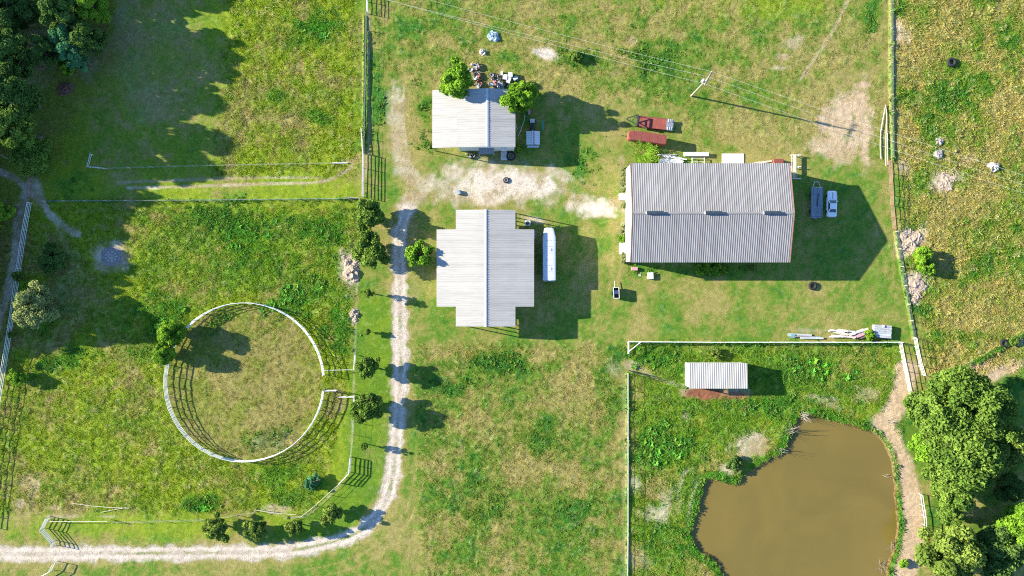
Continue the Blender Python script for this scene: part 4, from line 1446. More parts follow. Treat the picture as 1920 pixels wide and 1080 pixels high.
# round pen
pc = P(462.5, 715)
pr_ = 14.75
ang = [rad(a) for a in np.linspace(5.0, 354.2, 46)]
fence('round_pen', 'round riding pen of white pipe rails with an opening towards the drive', [(pc.x + pr_ * math.cos(a), pc.y + pr_ * math.sin(a), 0) for a in ang], 1.66, (.42, .82, 1.22, 1.62), 9, .06, .056, 'pale_pipe', 'white_paint', raw=True, cat='pen')
fence('pipe_gate', 'short white pipe wing rail at the opening of the round pen', [(609, 731), (633, 731)], 1.5, (.35, .75, 1.15, 1.5), 1.3, .05, .05, 'white_paint', 'white_paint', cat='gate')
# white pipe fence along the west side
fence('pipe_fence', 'long white pipe fence running beside the shaded track at the west edge', [(61, 381), (52, 432), (41, 504), (31, 574), (20, 648), (8, 720), (2, 760), (-14, 860), (-28, 985)], 1.55, (.35, .75, 1.15, 1.52), 2.1, .055, .052, 'white_paint', 'white_paint')
fence('pipe_gate', 'rusty red pipe gate at the head of the white pipe fence', [(62, 322), (62, 372)], 1.4, (.3, .65, 1.0, 1.38), 5, .05, .035, 'rust_pipe', 'rust_pipe', cat='gate')
fence('pipe_fence', 'single white pipe rail slanting into the dark wood', [(13, 294), (34, 305), (65, 320)], 1.4, (1.4,), 2.7, .05, .06, 'rust_pipe', 'white_paint')
fence('corner_brace', 'grey angled board brace standing alone in the shaded pasture', [(176, 291), (170, 314), (200, 317)], 1.2, (.7, 1.15), 1.6, .06, .06, 'pale_pipe', 'pale_pipe', cat='brace')
# wire fences
WF = 'wire fences between the fields'
fence('wire_fence', 'wire fence crossing the western pasture below the wheel marks', [(86, 378), (240, 377), (400, 376), (560, 374), (672, 373)], 1.25, (.3, .6, .9, 1.2), 4.0, .045, .008, 'wood_pale', 'wire', WF, rail_name='wire')
fence('wire_fence', 'faint wire fence above the wheel marks between the angled brace and white board', [(202, 317), (330, 313), (470, 310), (622, 307)], 1.2, (.4, .8, 1.15), 4.0, .045, .008, 'wood_pale', 'wire', WF, rail_name='wire')
fence('board_brace', 'grey wooden board brace where the crossing wire fence meets the gate', [(651, 371), (677, 373)], 1.2, (.6, 1.15), 2.6, .09, .10, 'wood', 'wood', cat='brace')
fence('wire_fence', 'wire fence between two cattle paths beside the upper pasture', [(688, 26), (687, 120), (685, 200), (684, 288)], 1.25, (.3, .6, .9, 1.2), 3.4, .05, .008, 'wood', 'wire', WF, rail_name='wire')
fence('field_gate', 'wide pale pipe gate at the head of the drive throwing a barred shadow', [(683, 289), (682, 370)], 1.45, (.25, .5, .75, 1.0, 1.2, 1.42), 2.7, .05, .045, 'pale_pipe', 'pale_pipe', cat='gate')
fence('field_gate', 'white pipe gate at the top edge under the power lines', [(690, -18), (690, 26)], 1.45, (.3, .6, .9, 1.15, 1.42), 2.2, .05, .045, 'white_paint', 'white_paint', cat='gate')
fence('pole_rail', 'pair of leaning yellowish poles above the wide field gate', [(679, 242), (682, 287)], 1.1, (.6, 1.05), 4.5, .05, .05, 'wood_pale', 'wood_pale', cat='rail')
fence('pipe_gate', 'pale pipe gate panel north of the round pen opening by the low tree', [(668, 665), (666, 692)], 1.35, (.4, .8, 1.3), 1.4, .06, .065, 'pale_pipe', 'pale_pipe', cat='gate')
fence('pipe_rail', 'thin pale rail reaching from the pen towards the low tree', [(611, 693), (664, 692)], 1.2, (1.15,), 2.7, .04, .05, 'wood', 'pale_pipe', cat='rail')
fence('pipe_gate', 'pale pipe gate south of the round pen opening', [(637, 743), (666, 743), (666, 766)], 1.35, (.4, .8, 1.3), 1.4, .06, .06, 'pale_pipe', 'pale_pipe', cat='gate')
fence('wire_fence', 'wire fence along the mown verge east of the round pen', [(666, 768), (663, 815), (659, 856)], 1.25, (.4, .8, 1.2), 3, .045, .008, 'wood', 'wire', WF, rail_name='wire')
fence('pipe_gate', 'pale pipe gate low on the verge fence with a barred shadow on mown grass', [(659, 857), (657, 885), (638, 905)], 1.4, (.3, .6, .9, 1.15, 1.38), 1.5, .06, .06, 'pale_pipe', 'pale_pipe', cat='gate')
fence('wire_fence', 'wire fence cutting the corner inside the bend of the drive', [(637, 906), (590, 948), (566, 967), (538, 968)], 1.2, (.4, .8, 1.15), 3, .045, .016, 'wood_pale', 'wire', WF, rail_name='wire')
fence('pipe_rail', 'low pale rail beside the pinkish soil inside the drive bend', [(480, 954), (520, 960), (556, 963)], .7, (.65,), 3, .04, .05, 'wood_pale', 'wood_pale', cat='rail')
fence('wire_fence', 'wire fence along the lower field above the straight drive', [(215, 977), (300, 975), (400, 972), (480, 958)], 1.2, (.4, .8, 1.15), 4, .045, .008, 'wood_pale', 'wire', WF, rail_name='wire')
fence('horizontal_brace', 'pale horizontal pole brace of the lower field fence', [(95, 974), (208, 974)], 1.3, (1.2,), 11.2, .07, .055, 'wood_pale', 'wood_pale', cat='brace')
fence('corner_gate', 'angled pale pipe gate at the mouth of the drive in tree shade', [(95, 968), (84, 990), (104, 1013), (106, 1022)], 1.5, (.3, .6, .9, 1.2, 1.48), 2.3, .06, .05, 'pale_pipe', 'pale_pipe', cat='gate')
fence('pipe_gate', 'white pipe gate rail below the drive at the bottom edge', [(108, 1052), (100, 1068), (78, 1080)], 1.4, (.7, 1.38), 1.8, .05, .06, 'white_paint', 'white_paint', cat='gate')
# paddock by the pond
fence('rail_fence', 'long white single rail fence between the pond paddock and the mown field', [(1176, 700), (1176, 850), (1176, 980), (1175, 1095)], 1.3, (.55, 1.25), 3.0, .05, .028, 'wood_pale', 'pale_pipe')
fence('rail_fence', 'white top rail fence along the north side of the shed paddock', [(1178, 640), (1330, 641), (1500, 641), (1686, 641)], 1.35, (.5, .95, 1.3), 3.0, .06, .055, 'white_paint', 'white_paint')
t = fence('corner_brace', 'white triangular corner brace of the shed paddock fence', [(1177, 642), (1177, 662)], 1.35, (.5, 1.3), 1.9, .06, .07, 'white_paint', 'white_paint', cat='brace')
o_ = t.location
a, b_ = P(1177, 661, 1.3), P(1202, 641, 1.3)
MB().tube((a.x - o_.x, a.y - o_.y, 1.3), (b_.x - o_.x, b_.y - o_.y, 1.27), .08).build('diagonal_rail', 'white_paint', t)
fence('paddock_gate', 'dark pipe gate at the trodden paddock entrance near the corner brace', [(1178, 694), (1206, 702), (1226, 712)], 1.35, (.35, .7, 1.05, 1.32), 1.0, .04, .025, 'steel_dark', 'steel_dark', cat='gate')
fence('corral_fence', 'white pipe panel fence running from the paddock corner to the sandy track', [(1683, 642), (1690, 677), (1697, 712), (1704, 747)], 1.5, (.4, .75, 1.1, 1.45), 1.8, .055, .034, 'white_paint', 'white_paint')
fence('corral_fence', 'lone white pipe panel in the field beyond the paddock corner', [(1711, 634), (1717, 665), (1722, 686), (1727, 702)], 1.5, (.4, .75, 1.1, 1.45), 1.8, .055, .034, 'white_paint', 'white_paint')
fence('corral_fence', 'yellowish pipe panel half hidden under the grove edge', [(1700, 740), (1703, 757), (1706, 770)], 1.4, (.7, 1.38), 1.6, .05, .05, 'wood_pale', 'wood_pale')
fence('rail_fence', 'white pipe rail beside the sandy track under the grove', [(1722, 925), (1728, 965), (1731, 1000)], 1.4, (.7, 1.38), 2.2, .05, .05, 'white_paint', 'white_paint')
# east side
fence('wire_fence', 'wire fence along the dark grass line at the north east', [(1668, -10), (1668, 90), (1669, 180), (1670, 296)], 1.25, (.3, .6, .9, 1.2), 3.0, .05, .008, 'wood', 'wire', WF, rail_name='wire')
fence('pipe_fence', 'pinkish white pipe fence east of the two parked wrecks', [(1664, 303), (1666, 345), (1668, 385), (1672, 430)], 1.5, (.4, .75, 1.1, 1.45), 2.1, .055, .04, 'rust_pipe', 'rake')
fence('wire_fence', 'wire fence bending past the bare soil towards the lone pipe panel', [(1678, 434), (1688, 500), (1700, 570), (1711, 632)], 1.25, (.3, .6, .9, 1.2), 3.4, .05, .008, 'wood_pale', 'wire', WF, rail_name='wire')


def bar(name, label, pts, r, m, z=.1, cat='pole'):
    g = [G(*p) for p in pts]
    o = g[0]
    mb = MB().path([(p.x - o.x, p.y - o.y, p.z - o.z + z) for p in g], r, 8)
    x = mb.build(name, m)
    x.location = o
    return tag(x, label, cat)


bar('fallen_pipe', 'long bent pale pipe lying west of the north east wire fence', [(1660, 197), (1654, 225), (1650, 250), (1649, 275), (1651, 298)], .055, 'white_paint', .2)
bar('fallen_pipe', 'straight pale pipe lying closest to the north east wire fence', [(1661, 205), (1660, 260), (1660, 311)], .05, 'white_paint', .2)
bar('fallen_pipe', 'shorter pale pipe lying between the other two pipes and the fence', [(1663, 250), (1664, 309)], .05, 'wood_pale', .2)
bar('fallen_pole', 'long pale pole lying in the grass above the lower field fence', [(138, 943), (175, 948), (210, 951), (244, 952)], .05, 'wood_pale', .22)
bar('fallen_pole', 'thin branching pole lying beside the long pale pole', [(190, 960), (215, 955), (238, 951)], .035, 'wood_pale', .2)
bar('fallen_board', 'short white board lying at the end of the worn cattle path', [(624, 306), (652, 306)], .10, 'white_paint', .12, 'board')
bar('leaning_pipe', 'long white pipe lying beside the small workshop wall', [(984, 216), (983, 226), (972, 256)], .05, 'white_paint', .25)
bar('garden_hose', 'pale pipe pieces against the small workshop wall', [(966, 230), (970, 243)], .06, 'pale_pipe', .15, 'pipe')


# ------------------------------------------------------------------ power line
pole = thing('utility_pole', 'tall wooden utility pole with crossarm and white transformer', 'utility pole', G(1296, 180))
PH = 11.2
MB().tube((0, 0, -.3), (0, 0, PH), .17, 10, .11).build('shaft', 'pole', pole)
ca, sa = math.cos(rad(62)), math.sin(rad(62))
MB().box((0, .0, PH - .35), (2.6, .12, .14), rad(62)).build('crossarm', 'pole', pole)
MB().box((.16, -.1, PH - .42), (2.6, .10, .12), rad(62)).build('crossarm', 'pole', pole)
tr = MB().lathe([(.05, 0), (.24, .02), (.25, .85), (.22, .95), (.08, 1.0)], (-.36, .12, PH - 2.6), 14).build('transformer', 'porcelain', pole)
MB().lathe([(.05, 0), (.06, .1), (.03, .22)], (-.36, .12, PH - 1.62), 8).build('bushing', 'porcelain', tr)
ends = []
for d in (-1.2, .15, 1.2):
    MB().lathe([(.03, 0), (.07, .05), (.05, .12), (.07, .18), (.02, .25)], (ca * d, sa * d, PH - .28), 8).build('insulator', 'porcelain', pole)
    ends.append(Vector((pole.location.x + ca * d, pole.location.y + sa * d, PH - .05)))


def cable(label, a, b_, sag, r=.016):
    pts = []
    for k in range(25):
        t = k / 24
        p = a.lerp(b_, t)
        p.z -= sag * 4 * t * (1 - t)
        pts.append(p)
    tag(MB().path(pts, r, 5).build('power_cable', 'cable'), label, 'power cable', 'power cables on the utility pole')


for k, (wl_, el) in enumerate([((650, -22), (1950, 372)), ((640, -14 - 8), (1950, 356)), ((740, -18), (1950, 338))]):
    lab = ('lowest', 'middle', 'upper')[k]
    cable(f'{lab} of three thin cables running north west from the utility pole', ends[k], P(wl_[0], wl_[1], 10.2), .7)
    cable(f'{lab} of three thin cables running south east from the utility pole', ends[k], P(el[0], el[1], 10.2), .7)


# ------------------------------------------------------------------ vehicles and trailers
def wheel(parent, c, r, w, rim='steel', ax='y'):
    a = MB().lathe([(r * .55, -w / 2), (r * .93, -w / 2), (r, -w * .3), (r, w * .3), (r * .93, w / 2), (r * .55, w / 2)], c, 18, ax).build('wheel', 'rubber', parent)
    MB().lathe([(.04, -w * .42), (r * .56, -w * .40), (r * .56, w * .40), (.04, w * .42)], c, 14, ax).build('rim', rim, a)


# flat-deck gooseneck
fb = thing('flatbed_trailer', 'red deck flatbed gooseneck trailer with grey ramps parked above the barn', 'trailer', P(1222, 230, .85), rad(-6))
fb.location.z = 0
L_, Wd, zd = 5.4, 2.1, .86
MB().box((0, 0, zd - .03), (L_, Wd - .16, .06)).build('deck', 'red_paint', fb)
for s in (-1, 1):
    MB().box((0, s * (Wd / 2 - .05), zd - .07), (L_ + .05, .1, .18)).build('side_rail', 'red_rust', fb)
MB().box((-L_ / 2 - .05, 0, zd + .02), (.12, Wd, .22)).build('head_rail', 'steel_dark', fb)
dk = MB()
slab(dk, (L_ / 2 + .02, -Wd / 2, zd), (L_ / 2 + 1.4, -Wd / 2, zd - .25), (L_ / 2 + 1.4, Wd / 2, zd - .25), (L_ / 2 + .02, Wd / 2, zd), .1)
dv = dk.build('dovetail', 'steel', fb)
for s in (-1, 1):
    for k in range(3):
        MB().box((L_ / 2 + .35 + .35 * k, s * .72, zd - .0 - .06 * k), (.07, .55, .07)).build('ramp_bar', 'white_paint', dv)
zn = 1.8
for s in (-1, 1):
    MB().box((-L_ / 2 - .05, s * .95, (zd + zn) / 2), (.14, .12, zn - zd)).build('upright', 'steel_dark', fb)
    MB().tube((-L_ / 2 - .05, s * .95, zn), (-L_ / 2 - 2.1, s * .10, zn), .085, 6).build('neck_rail', 'steel_dark', fb)
MB().box((-L_ / 2 - .05, 0, zn), (.2, 2.0, .16)).build('neck_beam', 'steel_dark', fb)
MB().box((-L_ / 2 - 1.0, 0, zn), (.12, 1.1, .12)).build('neck_beam', 'steel_dark', fb)
MB().tube((-L_ / 2 - 2.05, 0, zn + .05), (-L_ / 2 - 2.05, 0, .95), .08, 8).build('coupler', 'steel_dark', fb)
for s in (-1, 1):
    MB().tube((-L_ / 2 - .3, s * .8, zn - .5), (-L_ / 2 - .3, s * .8, 0), .05, 6).build('landing_leg', 'steel_dark', fb)
for s in (-1, 1):
    for xx in (.7, 1.6):
        wheel(fb, (xx, s * .92, .38), .38, .22)
# red stock trailer
st = thing('stock_trailer', 'rusty red covered stock trailer beside the flatbed', 'trailer', P(1214, 257.5, 2.0), rad(-8))
st.location.z = 0
prof = [(-3.55, .5), (-3.35, .76), (-3.0, .88), (3.5, .88)]
out = [(x, -w) for x, w in prof] + [(x, w) for x, w in prof[::-1]]
MB().prism([(x, y * .97) for x, y in out], .45, 2.0).build('side_wall', 'red_paint', st)
rings = []
for z, k in ((1.98, 1.0), (2.1, .98), (2.18, .86), (2.21, .5)):
    rings.append([(x if x > 0 else x * (1 - .02 * (z - 1.98) * 4), y * k, z) for x, y in out])
rf = MB().loft(rings).build('roof', 'red_rust', st)
for k in range(5):
    MB().box((-2.6 + k * 1.45, 0, 2.215), (.05, 1.1, .03)).build('roof_bow', 'red_paint', rf)
for s in (-1, 1):
    for xx in (.4, 1.25):
        wheel(st, (xx, s * .98, .36), .36, .2)
MB().tube((-3.5, 0, .6), (-4.6, 0, .6), .07, 6).build('tongue', 'steel_dark', st)
# long bright trailer beside the house
lt = thing('cargo_trailer', 'long shiny white enclosed trailer with a tapered nose beside the house', 'trailer', P(1029.5, 478, 1.5), 0)
lt.location.z = 0
ol = [(-1.17, -4.75), (1.17, -4.75), (1.17, 3.0), (.75, 4.75), (.45, 4.92), (-.65, 4.92), (-.95, 4.75), (-1.17, 3.0)]
MB().prism(ol, .5, 2.86).build('body', 'alu_side', lt)
rf = MB().loft([[(x * 1.005, y * 1.003, 2.85) for x, y in ol], [(x * 1.01, y * 1.004, 2.93) for x, y in ol], [(x * .9, y * .98, 2.97) for x, y in ol], [(x * .5, y * .95, 3.0) for x, y in ol]]).build('roof', 'alu', lt, True)
MB().box((0, -4.85, 1.6), (2.0, .08, 2.0)).build('tail_door', 'alu_side', lt)
MB().box((-1.2, 1.5, 1.5), (.05, .8, 1.7)).build('side_door', 'alu', lt)
for yy in (-2.6, .9):
    MB().box((.1, yy, 3.02), (.55, .55, .10), 0, .85).build('roof_hatch', 'alu_side', rf)
for k in range(7):
    MB().box((0, -4.3 + k * 1.15, 2.985), (1.9, .035, .03)).build('roof_seam', 'alu_side', rf)
for s in (-1, 1):
    for yy in (-1.6, -.7):
        wheel(lt, (s * 1.02, yy, .38), .38, .22, 'steel', 'x')
MB().tube((0, 4.9, .7), (0, 6.0, .7), .07, 6).build('tongue', 'steel_dark', lt)

# old plank wagon
wg = thing('plank_wagon', 'dark weathered plank wagon with a steel tongue in the barn shadow', 'wagon', P(1531, 381, .8), rad(-1.5))
wg.location.z = 0
for k in range(7):
    x = -.82 + k * .272
    c_ = abs(k - 3) / 3
    mb = MB().box((0, 0, 0), (.255, 5.6 + R.uniform(-.15, .15), .06))
    pl = mb.build('plank', 'wood_dark', wg)
    pl.location = (x, R.uniform(-.1, .1), .86 + .10 * c_ + R.uniform(-.02, .02))
    pl.rotation_euler = (0, R.uniform(-.08, .08), R.uniform(-.012, .012))
MB().tube((.25, 1.8, .98), (.05, -.6, .98), .06, 6).build('loose_bar', 'steel_dark', wg)
for yy in (-1.9, 0, 1.9):
    MB().box((0, yy, .74), (1.9, .12, .12)).build('cross_beam', 'wood_dark', wg)
for s in (-1, 1):
    MB().box((s * 1.03, 0, .93), (.09, 5.5, .22)).build('side_board', 'wood_dark', wg)
    MB().tube((s * .8, 2.8, .7), (s * .35, 4.0, .6), .05, 6).build('tongue_bar', 'pale_pipe', wg)
MB().box((0, 2.95, .9), (2.0, .08, .10)).build('front_bar', 'pale_pipe', wg)
MB().box((0, 4.0, .6), (.9, .08, .08)).build('draw_bar', 'pale_pipe', wg)
for s in (-1, 1):
    for yy in (-1.6, 1.6):
        wheel(wg, (s * .95, yy, .36), .36, .2, 'steel', 'x')


# sedan
car = thing('sedan_car', 'old chalky white sedan car parked in the barn shadow', 'car', P(1560, 382, .7), rad(-1.0))
car.location.z = .02


def carring(y, w, z0, z1, r=.12):
    return [(-w, y, z0), (-w, y, z1 - r), (-w + r, y, z1), (w - r, y, z1), (w, y, z1 - r), (w, y, z0)]


mb = MB().loft([carring(-2.42, .74, .45, .78), carring(-2.3, .84, .32, .88), carring(-1.5, .89, .28, .93), carring(0, .90, .26, .92), carring(1.4, .89, .28, .90), carring(2.2, .82, .32, .82), carring(2.38, .70, .42, .72)])
mb.build('body', 'car_white', car, False)
# cabin: glass house and roof
lo = [(-.80, -1.62), (.80, -1.62), (.82, .62), (-.82, .62)]
hi = [(-.60, -1.05), (.60, -1.05), (.62, .0), (-.62, .0)]
cabin = MB().loft([[(x, y, .90) for x, y in lo], [(x, y, 1.33) for x, y in hi]]).build('cabin', 'car_white', car)
MB().poly([(-.68, .60, .935), (.68, .60, .935), (.54, .045, 1.325), (-.54, .045, 1.325)]).build('windscreen', 'glass', car).location.z = .012
MB().poly([(.66, -1.62, .925), (-.66, -1.62, .925), (-.52, -1.10, 1.315), (.52, -1.10, 1.315)]).build('rear_window', 'glass', car).location.z = .012
for s in (-1, 1):
    pl = [(s * .805, .42, .96), (s * .64, -.03, 1.29), (s * .625, -.98, 1.29), (s * .79, -1.35, .96)]
    MB().poly(pl if s > 0 else pl[::-1]).build('side_window', 'glass', car).location.x = s * .022
rf = MB().loft([[(x * 1.0, y * 1.0, 1.325) for x, y in hi], [(x * .96, y * .96, 1.37) for x, y in hi], [(x * .7, y * .8, 1.39) for x, y in hi]]).build('roof', 'car_white', car)
MB().box((0, 1.45, .915), (1.25, 1.35, .02)).build('bonnet', 'car_white', car)
MB().box((0, 1.45, .93), (.16, 1.2, .012)).build('bonnet_stain', 'pink', car)
MB().box((0, -2.02, .895), (1.3, .55, .02)).build('boot_lid', 'car_white', car)
for s in (-1, 1):
    MB().box((s * .56, 2.33, .62), (.26, .10, .14)).build('headlight', 'glass', car)
    MB().box((s * .60, -2.42, .66), (.24, .08, .14)).build('tail_light', 'red_paint', car)
    MB().box((s * .95, .45, .98), (.16, .10, .10)).build('mirror', 'car_white', car)
    for yy in (-1.45, 1.45):
        wheel(car, (s * .80, yy, .31), .31, .19, 'steel', 'x')
MB().box((0, 2.42, .45), (1.4, .10, .16)).build('bumper', 'steel', car)
MB().box((0, -2.46, .45), (1.5, .10, .16)).build('bumper', 'steel', car)

# small utility trailer
ut = thing('utility_trailer', 'small dark open utility trailer with white rims near the house corner', 'trailer', P(1155, 549, .8), rad(3))
ut.location.z = 0
MB().box((0, 0, .5), (1.0, 2.0, .06)).build('floor', 'steel_dark', ut)
for s in (-1, 1):
    MB().box((s * .5, 0, .85), (.05, 2.0, .7)).build('side_panel', 'steel_dark', ut)
    MB().box((s * .5, 0, 1.215), (.10, 2.05, .05)).build('top_rail', 'white_paint', ut)
    MB().box((0, s * 1.0, .85), (1.0, .05, .7)).build('end_panel', 'steel_dark', ut)
    MB().box((0, s * 1.0, 1.213), (.9, .10, .05)).build('top_rail', 'pale_pipe', ut)
    wheel(ut, (s * .62, -.1, .3), .3, .16, 'steel', 'x')
MB().box((0, .1, .66), (.75, .7, .25)).build('load_box', 'alu_side', ut)
MB().tube((-.1, 1.0, .5), (-.15, 2.2, .45), .05, 6).build('tongue', 'pale_pipe', ut)

# ------------------------------------------------------------------ tyres, fire rings, heaps
def tyre(label, px, py, r, w, cat='tyre', tilt=0.0):
    c = G(px, py)
    t = thing('tractor_tyre', label, cat, (c.x, c.y, c.z + w * .42), 0, 'old tractor tyres')
    MB().torus((0, 0, 0), r - w * .42, w * .5, 28, 8, .9).build('tread', 'rubber', t, True)
    lug = MB()
    for k in range(18):
        a = k * 2 * math.pi / 18
        lug.box((math.cos(a) * (r - .01), math.sin(a) * (r - .01), 0), (.06, .07, w * .7), a)
    lug.build('lugs', 'rubber', t)['kind'] = 'stuff'
    MB().torus((0, 0, w * .28), r * .58, .035, 24, 6).build('rim_bead', 'steel', t, True)
    return t


tyre('old tractor tyre lying in the grass south of the large barn', 1523, 536, .78, .5)
tyre('old tractor tyre lying alone in the far east pasture', 1782, 118, .85, .55)
tyre('big black tractor tyre leaning by the workshop corner', 958, 293, .82, .42)
tyre('black tyre ring set in the bare gravel yard', 949, 338, .55, .28)
tyre('dark hole beside the dry ditch, built as a black tyre ring', 1880, 643, .75, .5)  # black ring stands in for a dark hole in the ground


def heap(name, label, px, py, rs, seed, m, cat, rot=0):
    """a heap of several lumps; each lump a part."""
    c = G(px, py)
    t = thing(name, label, cat, (c.x, c.y, c.z - .03), rot)
    rr = random.Random(seed)
    for k, (dx, dy, r, h) in enumerate(rs):
        MB().lump((dx, dy, -.05), (r, r * rr.uniform(.8, 1.2), h), seed + k, .35, 16, 7).build('clod', m, t)
    return t


heap('rubble_heap', 'big pinkish rubble heap beside the dark drive tree', 659, 511, [(0, 0, 1.5, .55), (.5, 1.0, .9, .35), (-.9, 1.9, .8, .35), (-1.4, 2.9, .6, .25), (.6, -1.2, .8, .3), (-.6, -.8, .7, .35), (.9, 2.2, .7, .25), (.1, 2.9, .45, .2)], 10, 'soil', 'rubble heap')
heap('soil_heap', 'small soil heap on the fence line below the rubble heap', 664, 588, [(0, 0, .95, .4), (.2, -1.1, .6, .25), (-.2, -1.9, .4, .15)], 30, 'soil', 'soil heap')
heap('ant_mound', 'upper of two pale soil mounds in the east pasture', 1760, 265, [(0, 0, .85, .45), (.5, .5, .4, .2)], 41, 'ash', 'mound')
heap('ant_mound', 'lower of two pale soil mounds in the east pasture', 1758, 290, [(0, 0, .85, .45), (-.5, .5, .4, .2)], 44, 'ash', 'mound')
heap('rock', 'pale boulder with a dark shadow beside green weeds in the east pasture', 1862, 313, [(0, 0, .95, .7), (-.7, .2, .5, .3)], 47, 'rock', 'boulder')
heap('soil_heap', 'broad dug soil heap under the two pale mounds', 1776, 340, [(0, 0, 1.3, .3), (1.2, .3, .9, .25), (-1.1, -.6, .9, .25), (.3, -1.1, .9, .25), (-.8, .9, .8, .2)], 50, 'soil', 'soil heap')
heap('soil_heap', 'dug soil heap at the top of the bare ground along the east fence', 1708, 455, [(0, 0, 1.4, .4), (1.3, 1.0, 1.2, .3), (-1.2, -.6, 1.0, .3), (.5, -1.5, 1.0, .35), (-1.4, 1.0, .8, .25), (.2, 1.9, .9, .2)], 60, 'soil', 'soil heap')
heap('soil_heap', 'lower dug soil heap along the east fence below the round bush', 1718, 535, [(0, 0, 1.3, .45), (1.1, -.5, 1.0, .35), (-.9, -.9, .9, .3), (.2, -1.9, .9, .35), (.3, 1.4, .8, .25), (-.4, -2.9, .7, .25)], 70, 'soil', 'soil heap')
heap('rock', 'single small whitish rock north of the junk behind the workshop', 905, 98, [(0, 0, .65, .45)], 80, 'rock', 'boulder')
heap('brush_heap', 'brown brush heap under the dark wood', 122, 167, [(0, 0, 1.3, .5), (.8, .5, .7, .3), (-.6, -.7, .7, .3)], 82, 'soil_brown', 'brush heap')
heap('tarp_heap', 'grey blue heap of branches and tarp in the grass under the power lines', 924, 68, [(0, 0, 1.1, .5), (.5, -.5, .6, .45)], 85, 'blue_tarp', 'heap')
heap('rock', 'flat pale stone at the foot of the barn bare patch', 1200, 515, [(0, 0, .35, .15)], 88, 'rock', 'stone')

fr = thing('fire_ring', 'ash covered fire ring with pale stones in the shaded pasture', 'fire ring', G(209, 481, -.02))
MB().lump((0, 0, -.05), (2.3, 2.1, .16), 90, .25, 20, 5).build('ash_bed', 'char', fr)
MB().lump((0, 0, .05), (.8, .7, .22), 91, .3, 12, 5).build('ash_pile', 'ash', fr)
for k in range(9):
    a = k * .7
    MB().lump((math.cos(a) * .95, math.sin(a) * .85, .08), (.24, .2, .2), 92 + k, .3, 8, 4).build('stone', 'rock', fr)


def items(name, label, px, py, n, sx, sy, seed, mats, cat):
    """a scrap heap: buckets, cans, small tyres and boxes, each a part."""
    c = G(px, py)
    t = thing(name, label, cat, c)
    rr = random.Random(seed)
    for k in range(n):
        x, y = rr.uniform(-sx, sx), rr.uniform(-sy, sy)
        z = rr.uniform(0, .25)
        kind = rr.choice(('bucket', 'tyre', 'box', 'can', 'tyre'))
        m = rr.choice(mats)
        if kind == 'bucket':
            r = rr.uniform(.14, .24)
            MB().lathe([(r * .8, 0), (r, .36), (r * .88, .36), (r * .7, .05)], (x, y, z), 12).build('bucket', m, t)
        elif kind == 'tyre':
            r = rr.uniform(.22, .32)
            q = MB().torus((0, 0, 0), r, .10, 16, 6).build('small_tyre', rr.choice(('rubber', 'char', m)), t)
            q.location = (x, y, z + .15)
            q.rotation_euler = (rr.uniform(-.5, .5), rr.uniform(-.5, .5), 0)
        elif kind == 'box':
            q = MB().box((0, 0, 0), (rr.uniform(.25, .5), rr.uniform(.25, .5), rr.uniform(.2, .4))).build('small_box', m, t)
            q.location = (x, y, z + .2)
            q.rotation_euler = (rr.uniform(-.2, .2), rr.uniform(-.2, .2), rr.uniform(0, 3))
        else:
            MB().lathe([(.10, 0), (.12, .01), (.12, .34), (.05, .36)], (x, y, z), 10).build('can', m, t)
    return t


JM = ('steel', 'pink', 'porcelain', 'char', 'alu_side', 'red_paint')
items('junk_heap', 'northernmost of three stacked junk heaps behind the workshop', 890, 127, 22, .85, .65, 1, JM, 'junk')
items('junk_heap', 'middle of three stacked junk heaps behind the workshop', 891, 144, 22, .85, .75, 2, JM, 'junk')
items('junk_heap', 'junk heap touching the workshop roof beside the feathery tree', 894, 159, 14, .9, .5, 3, JM, 'junk')
items('junk_heap', 'dark mixed junk heap behind the workshop near the white boxes', 932, 151, 42, 1.3, 1.1, 4, ('steel_dark', 'steel', 'pink', 'char', 'blue_tarp'), 'junk')
items('junk_heap', 'low junk heap under the workshop eave beside the bright tree', 944, 161, 14, 1.3, .4, 5, ('alu_side', 'porcelain', 'steel'), 'junk')
items('junk_heap', 'dark bits and pots at the workshop lean-to mouth', 880, 292, 7, 1.3, .4, 6, ('steel_dark', 'char', 'alu_side'), 'junk')


def crate(name, label, px, py, s, m, rz=0.0, z=0.0, cat='box', lid=None):
    c = G(px, py)
    t = thing(name, label, cat, (c.x, c.y, c.z + z - .03), rad(rz))
    MB().box((0, 0, s[2] / 2), s, 0, .97).build('body', m, t)
    MB().box((0, 0, s[2] + .02), (s[0] * 1.04, s[1] * 1.04, .04)).build('lid', lid or m, t)
    return t


crate('white_box', 'narrow upright white box at the back of the junk row', 941, 139, (.4, .75, .7), 'porcelain', 0)
crate('white_box', 'square white box in the middle of the junk row', 947, 146, (.8, .9, .6), 'white_paint', -6)
crate('white_box', 'white chest at the end of the junk row nearest the bright tree', 957, 142, (.75, .8, .8), 'white_paint', 4)
crate('white_box', 'tilted glass fronted cabinet in the junk row', 954, 151, (.7, 1.2, .5), 'alu_side', -20, lid='alu')
crate('white_box', 'pale blue box half under the bright tree', 966, 148, (.8, .6, .5), 'alu_side', 30)
crate('wooden_crate', 'slatted pale crate near the corner of the large barn', 1219, 517, (1.0, 1.2, .5), 'pale_pipe', 2, cat='crate')
crate('wooden_crate', 'brown crate against the barn corner above the slatted crate', 1189, 504, (1.1, .6, .5), 'pink', 0, cat='crate')
crate('red_box', 'red box behind the far end of the large barn', 1457, 304, (1.7, .9, .8), 'red_paint', 0, lid='red_rust')
crate('white_stump', 'bluish metal feeder standing on the bare gravel yard', 860, 361, (.55, .75, .5), 'blue_tarp', 25, cat='feeder')
ac = crate('air_conditioner', 'grey air conditioner unit beside the house porch', 989, 419, (1.0, .9, .9), 'pale_pipe', 0, cat='air conditioner')
